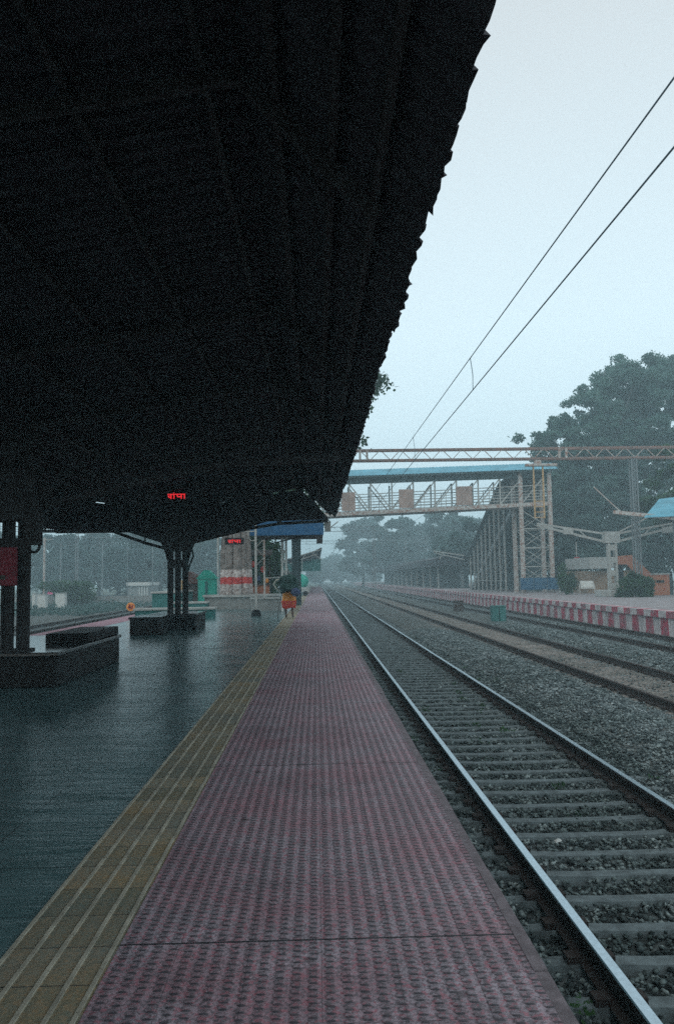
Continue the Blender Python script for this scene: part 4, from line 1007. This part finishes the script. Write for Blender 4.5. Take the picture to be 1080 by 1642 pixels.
# blue barrier of panels
a = at(834, 948, 65); b = at(942, 948, 65)
t = thing('blue_barrier', ((a.x + b.x) / 2, 65, 0), 'long blue panel barrier at the foot of the footbridge tower', 'barrier')
n = 5
for i in range(n):
    xa = a.x + (b.x - a.x) * i / n; xb = a.x + (b.x - a.x) * (i + 1) / n
    q = MB(); q.box((xa + .02, 65, .28), (xb - .02, 65.04, 1.25)); q.box((xa + .02, 64.98, .72), (xb - .02, 65.0, .80)); q.build('panel', M['blue_fence'], t)
    q = MB(); q.box((xa - .03, 65.04, 0), (xa + .03, 65.1, 1.3)); q.build('post', M['grey_steel'], t)
# pole in front of barrier
p = at(897, 950, 62); t = thing('thin_pole', (p.x, 62, 0), 'thin pale pole in front of the blue barrier', 'pole'); q = MB(); q.tube([(p.x, 62, 0), (p.x, 62, 1.6)], .06, 6); q.build('shaft', M['pale_steel'], t)
q = MB(); q.box((p.x - .12, 61.9, 0), (p.x + .12, 62.1, .06)); q.build('foot', M['concrete'], t)
p = at(926, 950, 66.5); t = thing('thin_pole', (p.x, 66.5, 0), 'thin pale pole with a small red sign behind the blue barrier', 'pole'); q = MB(); q.tube([(p.x, 66.5, 0), (p.x, 66.5, 4.2)], .045, 6); q.build('shaft', M['pale_steel'], t)
q = MB(); q.box((p.x - .25, 66.4, 2.75), (p.x + .2, 66.45, 2.95)); q.build('sign', M['red_paint'], t)
# white bench
p = at(937, 950, 58); t = thing('white_bench', (p.x, 58, 0), 'small white metal bench on the far platform beside the blue barrier', 'bench')
q = MB(); q.box((p.x - .35, 57.8, .42), (p.x + .75, 58.3, .48)); q.build('seat', M['white_paint'], t)
q = MB(); q.prism([(58.25, .5), (58.3, .5), (58.5, .98), (58.45, .98)], 0, p.x - .2, p.x + .8); q.build('backrest', M['white_paint'], t)
for s in (-.45, .65):
    q = MB(); q.tube([(p.x + s, 57.8, 0), (p.x + s, 57.8, .65), (p.x + s + .05, 58.1, .78), (p.x + s + .1, 58.4, .7), (p.x + s, 58.3, 0)], .025, 6); q.build('leg', M['white_paint'], t)
# orange building with outside stair, grey parapet
Y = 60.0
def bx(q, px0, px1, py0, py1, Y0, Y1): a = at(px0, py1, Y0); b = at(px1, py0, Y0); q.box((a.x, Y0, a.z), (b.x, Y1, b.z)); return a, b
t = thing('orange_building', (at(1000, 950, Y).x, Y, 0), 'weathered building with grey parapet and orange stair wall behind the bare frame', 'building')
q = MB(); a = at(946, 950, Y); b = at(1040, 914, Y); q.box((a.x, Y + .5, 0), (b.x, Y + 6, b.z)); q.build('wall', mat('wall_buff', (.34, .24, .17), .9, 0, .5, 1.2), t)
q = MB(); bx(q, 945, 982, 893, 912, Y, Y + 6); q.build('parapet', M['concrete_light'], t)
P4 = [at(988, 892, Y), at(1012, 890, Y), at(1058, 934, Y), at(1046, 946, Y), at(1004, 905, Y), at(988, 905, Y)]
q = MB(); q.prism([(v.x, v.z) for v in P4], 1, Y, Y + .25); q.build('stair_wall', M['orange'], t)
q = MB(); a = at(990, 918, Y); b = at(1001, 905, Y); q.box((a.x, Y + .35, a.z - 1.0), (b.x, Y + .45, b.z)); q.build('doorway', M['granite_black'], t)
a = at(1050, 958, 52); b = at(1072, 921, 52)
t = thing('orange_gatepost', ((a.x + b.x) / 2, 52, 0), 'orange painted masonry pillar at the right end of the far platform', 'pillar')
q = MB(); q.box((a.x, 52, 0), (b.x, 52.6, b.z)); q.build('shaft', M['orange'], t, .02); q = MB(); q.box((a.x - .05, 51.95, b.z), (b.x + .05, 52.65, b.z + .08)); q.build('cap', M['concrete_light'], t)
q = MB(); q.box((a.x + .1, 51.9, .85), (a.x + .6, 52.0, 1.0)); q.build('slot', M['granite_black'], t)
q = MB(); q.box((X0 + 1.2, 53.5, 0), (X0 + 3.6, 53.9, .14)); tag(q.build('kerb_slab', M['concrete'], None, .02), 'low flat dark slab at the foot of the rounded green shrub', 'slab')
# pale white notice posts behind pillar
a = at(1073, 955, 53).x; q = MB(); q.box((a, 53, 0), (a + .25, 53.2, 1.6)); tag(q.build('dark_post', M['dark_green_steel'], None), 'dark post just right of the orange pillar', 'post')
# blue roofed shelter at right edge
Y = 47
t = thing('blue_roof_shelter', (at(1065, 820, Y).x, Y, 0), 'shelter with a sloping bright blue roof cut by the right edge', 'shelter')
A = at(1032, 829, Y); B = at(1056, 800, Y + 2.6)
q = MB(); xe = A.x + 7; q.add([(A.x, Y, A.z), (xe, Y, A.z + .25), (xe, Y + 2.6, B.z + .5), (B.x, Y + 2.6, B.z), (A.x, Y, A.z - .05), (xe, Y, A.z + .2), (xe, Y + 2.6, B.z + .42), (B.x, Y + 2.6, B.z - .08)],
      [(0, 1, 2, 3), (7, 6, 5, 4), (0, 4, 5, 1), (2, 6, 7, 3), (0, 3, 7, 4), (1, 5, 6, 2)]); q.build('roof', M['blue_sheet'], t)
q = MB(); q.bar((A.x - 1.75, Y + .3, A.z + .35), (xe, Y + .3, A.z - .65), .16, .22); q.bar((A.x - 2.9, Y + .3, A.z + 1.9), (A.x - 1.2, Y + .3, A.z + .25), .06); q.build('boom', M['rusty_pale'], t)
for x in (A.x + 2.9, xe - .3):
    q = MB(); q.box((x - .1, Y + 2.2, 0), (x + .1, Y + 2.4, A.z + .7)); q.build('post', M['grey_steel'], t)

# lineside boxes between the tracks
def lbox(px0, px1, py0, py1, gx, name, label, mm, parts=1):
    Yg = 1
    p = at((px0 + px1) / 2, py1, 30); # distance from the row it stands in
    Yg = 30 * gx / p.x
    a = at(px0, py1, Yg); b = at(px1, py0, Yg); t = thing(name, ((a.x + b.x) / 2, Yg, -.95), label, 'trackside box', 'boxes between the middle and far tracks')
    w_ = (b.x - a.x) / parts
    for i in range(parts):
        q = MB(); q.box((a.x + i * w_ + .02 * i, Yg, -.95), (a.x + (i + 1) * w_ - .02, Yg + .5, b.z - .04 - i * .0)); q.build('body', M[mm], t, .02)
        q = MB(); q.box((a.x + i * w_ - .02 + .02 * i, Yg - .04, b.z - .04), (a.x + (i + 1) * w_ , Yg + .54, b.z)); q.build('lid', M[mm], t)
    return t
lbox(728, 743, 963, 975, 9.45, 'cable_box', 'small dark box standing on the ballast between middle and far tracks', 'wood_dark')
lbox(789, 811, 971, 989, 9.35, 'relay_box', 'pair of teal green metal boxes on the ballast between middle and far tracks', 'teal_dark', 2)

# litter in the ballast
for i, (x, y, z, s, lab) in enumerate(((1.27, 3.55, -.93, .05, 'thin white scrap lying in the ballast beside the pink platform edge'), (2.1, 7.2, -.93, .04, 'pale scrap between the shiny rails'), (5.2, 11.5, -.83, .06, 'larger pale scrap on the grey ballast bank'), (1.5, 3.25, -.92, .03, 'small reddish scrap beside the near rail'))):
    q = MB(); q.add([(x, y, z), (x + s * 1.6, y + s * .4, z + .01), (x + s * 1.3, y + s, z + .02), (x - s * .2, y + s * .6, z + .015), (x + s * .6, y + s * .4, z + .035)], [(0, 1, 4), (1, 2, 4), (2, 3, 4), (3, 0, 4), (3, 2, 1, 0)])
    tag(q.build('litter', M['pink'] if i == 3 else M['litter']), lab, 'litter', 'scraps in the ballast')

# ------------------------------------------------------------------ people
def skinned(name, verts, edges, radii, m, parent, root=0, sub=2):
    off = wpos(parent); me = bpy.data.meshes.new(name); me.from_pydata([Vector(v) - off for v in verts], edges, [])
    o = bpy.data.objects.new(name, me); C.objects.link(o); o.parent = parent; me.materials.append(m)
    sk = o.modifiers.new('skin', 'SKIN'); sk.use_smooth_shade = True
    for i, r in enumerate(radii):
        me.skin_vertices[0].data[i].radius = (r, r) if not isinstance(r, tuple) else r
        me.skin_vertices[0].data[i].use_root = (i == root)
    sb = o.modifiers.new('sub', 'SUBSURF'); sb.levels = sb.render_levels = sub
    return o
def person_walk(x, y, label):
    t = thing('person', (x, y, 0), label, 'person')
    V = [(0, 0, .86), (0, .02, 1.02), (0, .10, 1.22), (0, .18, 1.36), (0, .26, 1.40), (0, .33, 1.44), (0, .37, 1.50),   # 0-6 pelvis..head
         (-.10, 0, .82), (-.11, .06, .47), (-.10, .0, .10), (-.10, .12, .04),                                             # left leg 7-10
         (.10, 0, .82), (.12, -.03, .47), (.15, -.16, .12), (.15, -.06, .05),                                             # right leg 11-14
         (-.17, .17, 1.33), (-.31, .14, 1.10), (-.20, .30, 1.05), (-.17, .34, 1.05),                                      # left arm 15-18
         (.17, .17, 1.33), (.30, .12, 1.12), (.24, .28, 1.22), (.22, .33, 1.25)]                                          # right arm
    E = [(0, 1), (1, 2), (2, 3), (3, 4), (4, 5), (5, 6), (0, 7), (7, 8), (8, 9), (9, 10), (0, 11), (11, 12), (12, 13), (13, 14), (3, 15), (15, 16), (16, 17), (17, 18), (3, 19), (19, 20), (20, 21), (21, 22)]
    Rr = [.13, .12, .13, .11, .05, .085, .08, .09, .055, .035, .03, .09, .055, .035, .03, .055, .042, .03, .028, .055, .042, .03, .028]
    k = len(V)
    for hb, s in ((18, -1), (22, 1)):
        hx, hy, hz = V[hb]
        for f in range(4):
            V.append((hx + s * (f - 1.5) * .016, hy + .045, hz - .01)); V.append((hx + s * (f - 1.5) * .016, hy + .07, hz - .03)); E += [(hb, k), (k, k + 1)]; Rr += [.009, .008]; k += 2
        V.append((hx - s * .035, hy + .02, hz + .01)); E.append((hb, k)); Rr.append(.010); k += 1
    V = [(x + a, y + b, c) for a, b, c in V]
    body = skinned('body', V, E, Rr, M['skin'], t)
    q = MB(); q.ell((x, y + .37, 1.505), (.095, .105, .10), 12, 8); q.ell((x, y + .27, 1.48), (.05, .05, .05), 10, 6); q.build('hair', M['hair'], t, smooth=True)
    # wrapped skirt: orange, tucked up red hem
    def skirt(z0, z1, r0, r1, m, nm, sd):
        rd = random.Random(sd); q = MB(); n = 28; rows = 7; vs = []
        for i in range(rows + 1):
            f = i / rows; z = z0 + (z1 - z0) * f; r = r0 + (r1 - r0) * f
            for j in range(n):
                a = 2 * math.pi * j / n; w_ = 1 + .07 * (1 - f) * math.sin(a * 7 + sd) + rd.uniform(-.015, .015)
                vs.append((x + .01 + r * 1.12 * w_ * math.cos(a), y + r * .82 * w_ * math.sin(a), z + (.025 * math.sin(a * 3 + sd) if i == 0 else 0)))
        q.add(vs, [(i * n + j, i * n + (j + 1) % n, (i + 1) * n + (j + 1) % n, (i + 1) * n + j) for i in range(rows) for j in range(n)])
        o = q.build(nm, m, t, smooth=True); s_ = o.modifiers.new('thick', 'SOLIDIFY'); s_.thickness = .012; return o
    skirt(.55, 1.05, .235, .19, M['cloth_orange'], 'skirt', 2); skirt(.38, .66, .215, .255, M['cloth_red'], 'skirt_hem', 5)
    skirt(.98, 1.40, .21, .17, M['cloth_green'], 'blouse', 7)
    return t
PX = at(463, 988, 29.4).x
person_walk(PX, 29.4, 'person in orange and red wrap walking away bent under a dark green bundle')
from mathutils import noise as mnoise
def lumpy(c, rad, amp, freq, sq, seed, name, m, label, cat, kind_n=28):
    q = MB(); n, k = kind_n, 18; vs = []
    for i in range(k + 1):
        ph = math.pi * i / k
        for j in range(n):
            t = 2 * math.pi * j / n; d = Vector((math.sin(ph) * math.cos(t), math.sin(ph) * math.sin(t), math.cos(ph)))
            d2 = Vector([math.copysign(abs(v) ** sq, v) for v in d])
            f = 1 + amp * mnoise.noise(d * freq + Vector((seed, 0, 0))) + amp * .5 * mnoise.noise(d * freq * 2.7 + Vector((0, seed, 0)))
            vs.append((c[0] + rad[0] * d2.x * f + .12 * d2.z * rad[0] * (-1), c[1] + rad[1] * d2.y * f, c[2] + rad[2] * d2.z * f))
    q.add(vs, [(i * n + j, (i + 1) * n + j, (i + 1) * n + (j + 1) % n, i * n + (j + 1) % n) for i in range(k) for j in range(n)])
    return tag(q.build(name, m, smooth=True), label, cat)
lumpy((PX - .0, 29.24, 1.27), (.36, .25, .30), .45, 1.7, .72, 3.3, 'green_bundle', M['cloth_green'], "large dark green cloth bundle carried on the walking person's back", 'bundle')
lumpy((PX + .27, 29.05, .98), (.17, .15, .15), .25, 2.0, .85, 8.1, 'blue_sack', M['cloth_blue'], "round blue sack hanging at the walking person's right hip", 'sack')
q = MB(); q.tube([(PX - .28, 29.2, 1.46), (PX - .44, 29.2, 1.42), (PX - .54, 29.2, 1.28), (PX - .47, 29.2, 1.14), (PX - .30, 29.2, .98)], .028, 7)
tag(q.build('cloth_strap', M['stripe_cloth'], smooth=True), 'pale looped strap of the bundle at the walking person\'s left side', 'strap')
q = MB(); q.tube([(PX - .41, 29.35, 0), (PX - .36, 29.42, .45), (PX - .22, 29.5, 1.05)], .014, 6); tag(q.build('walking_stick', M['wood_dark']), 'thin dark stick touching the ground left of the walking person', 'stick')

# ------------------------------------------------------------------ haze
hz = MB(); hz.box((-449, -59, -2.2), (449, 639, 32)); h = hz.build('haze', None or bpy.data.materials.new('haze'))
m = h.data.materials[0]; m.use_nodes = True; n = m.node_tree.nodes; n.clear(); ou = n.new('ShaderNodeOutputMaterial'); pv = n.new('ShaderNodeVolumePrincipled')
pv.inputs['Color'].default_value = (.72, .93, 1.0, 1); pv.inputs['Density'].default_value = .0034
m.node_tree.links.new(pv.outputs[0], ou.inputs['Volume']); h['kind'] = 'stuff'; h['label'] = 'pale blue morning haze over the whole station'; h['category'] = 'haze'
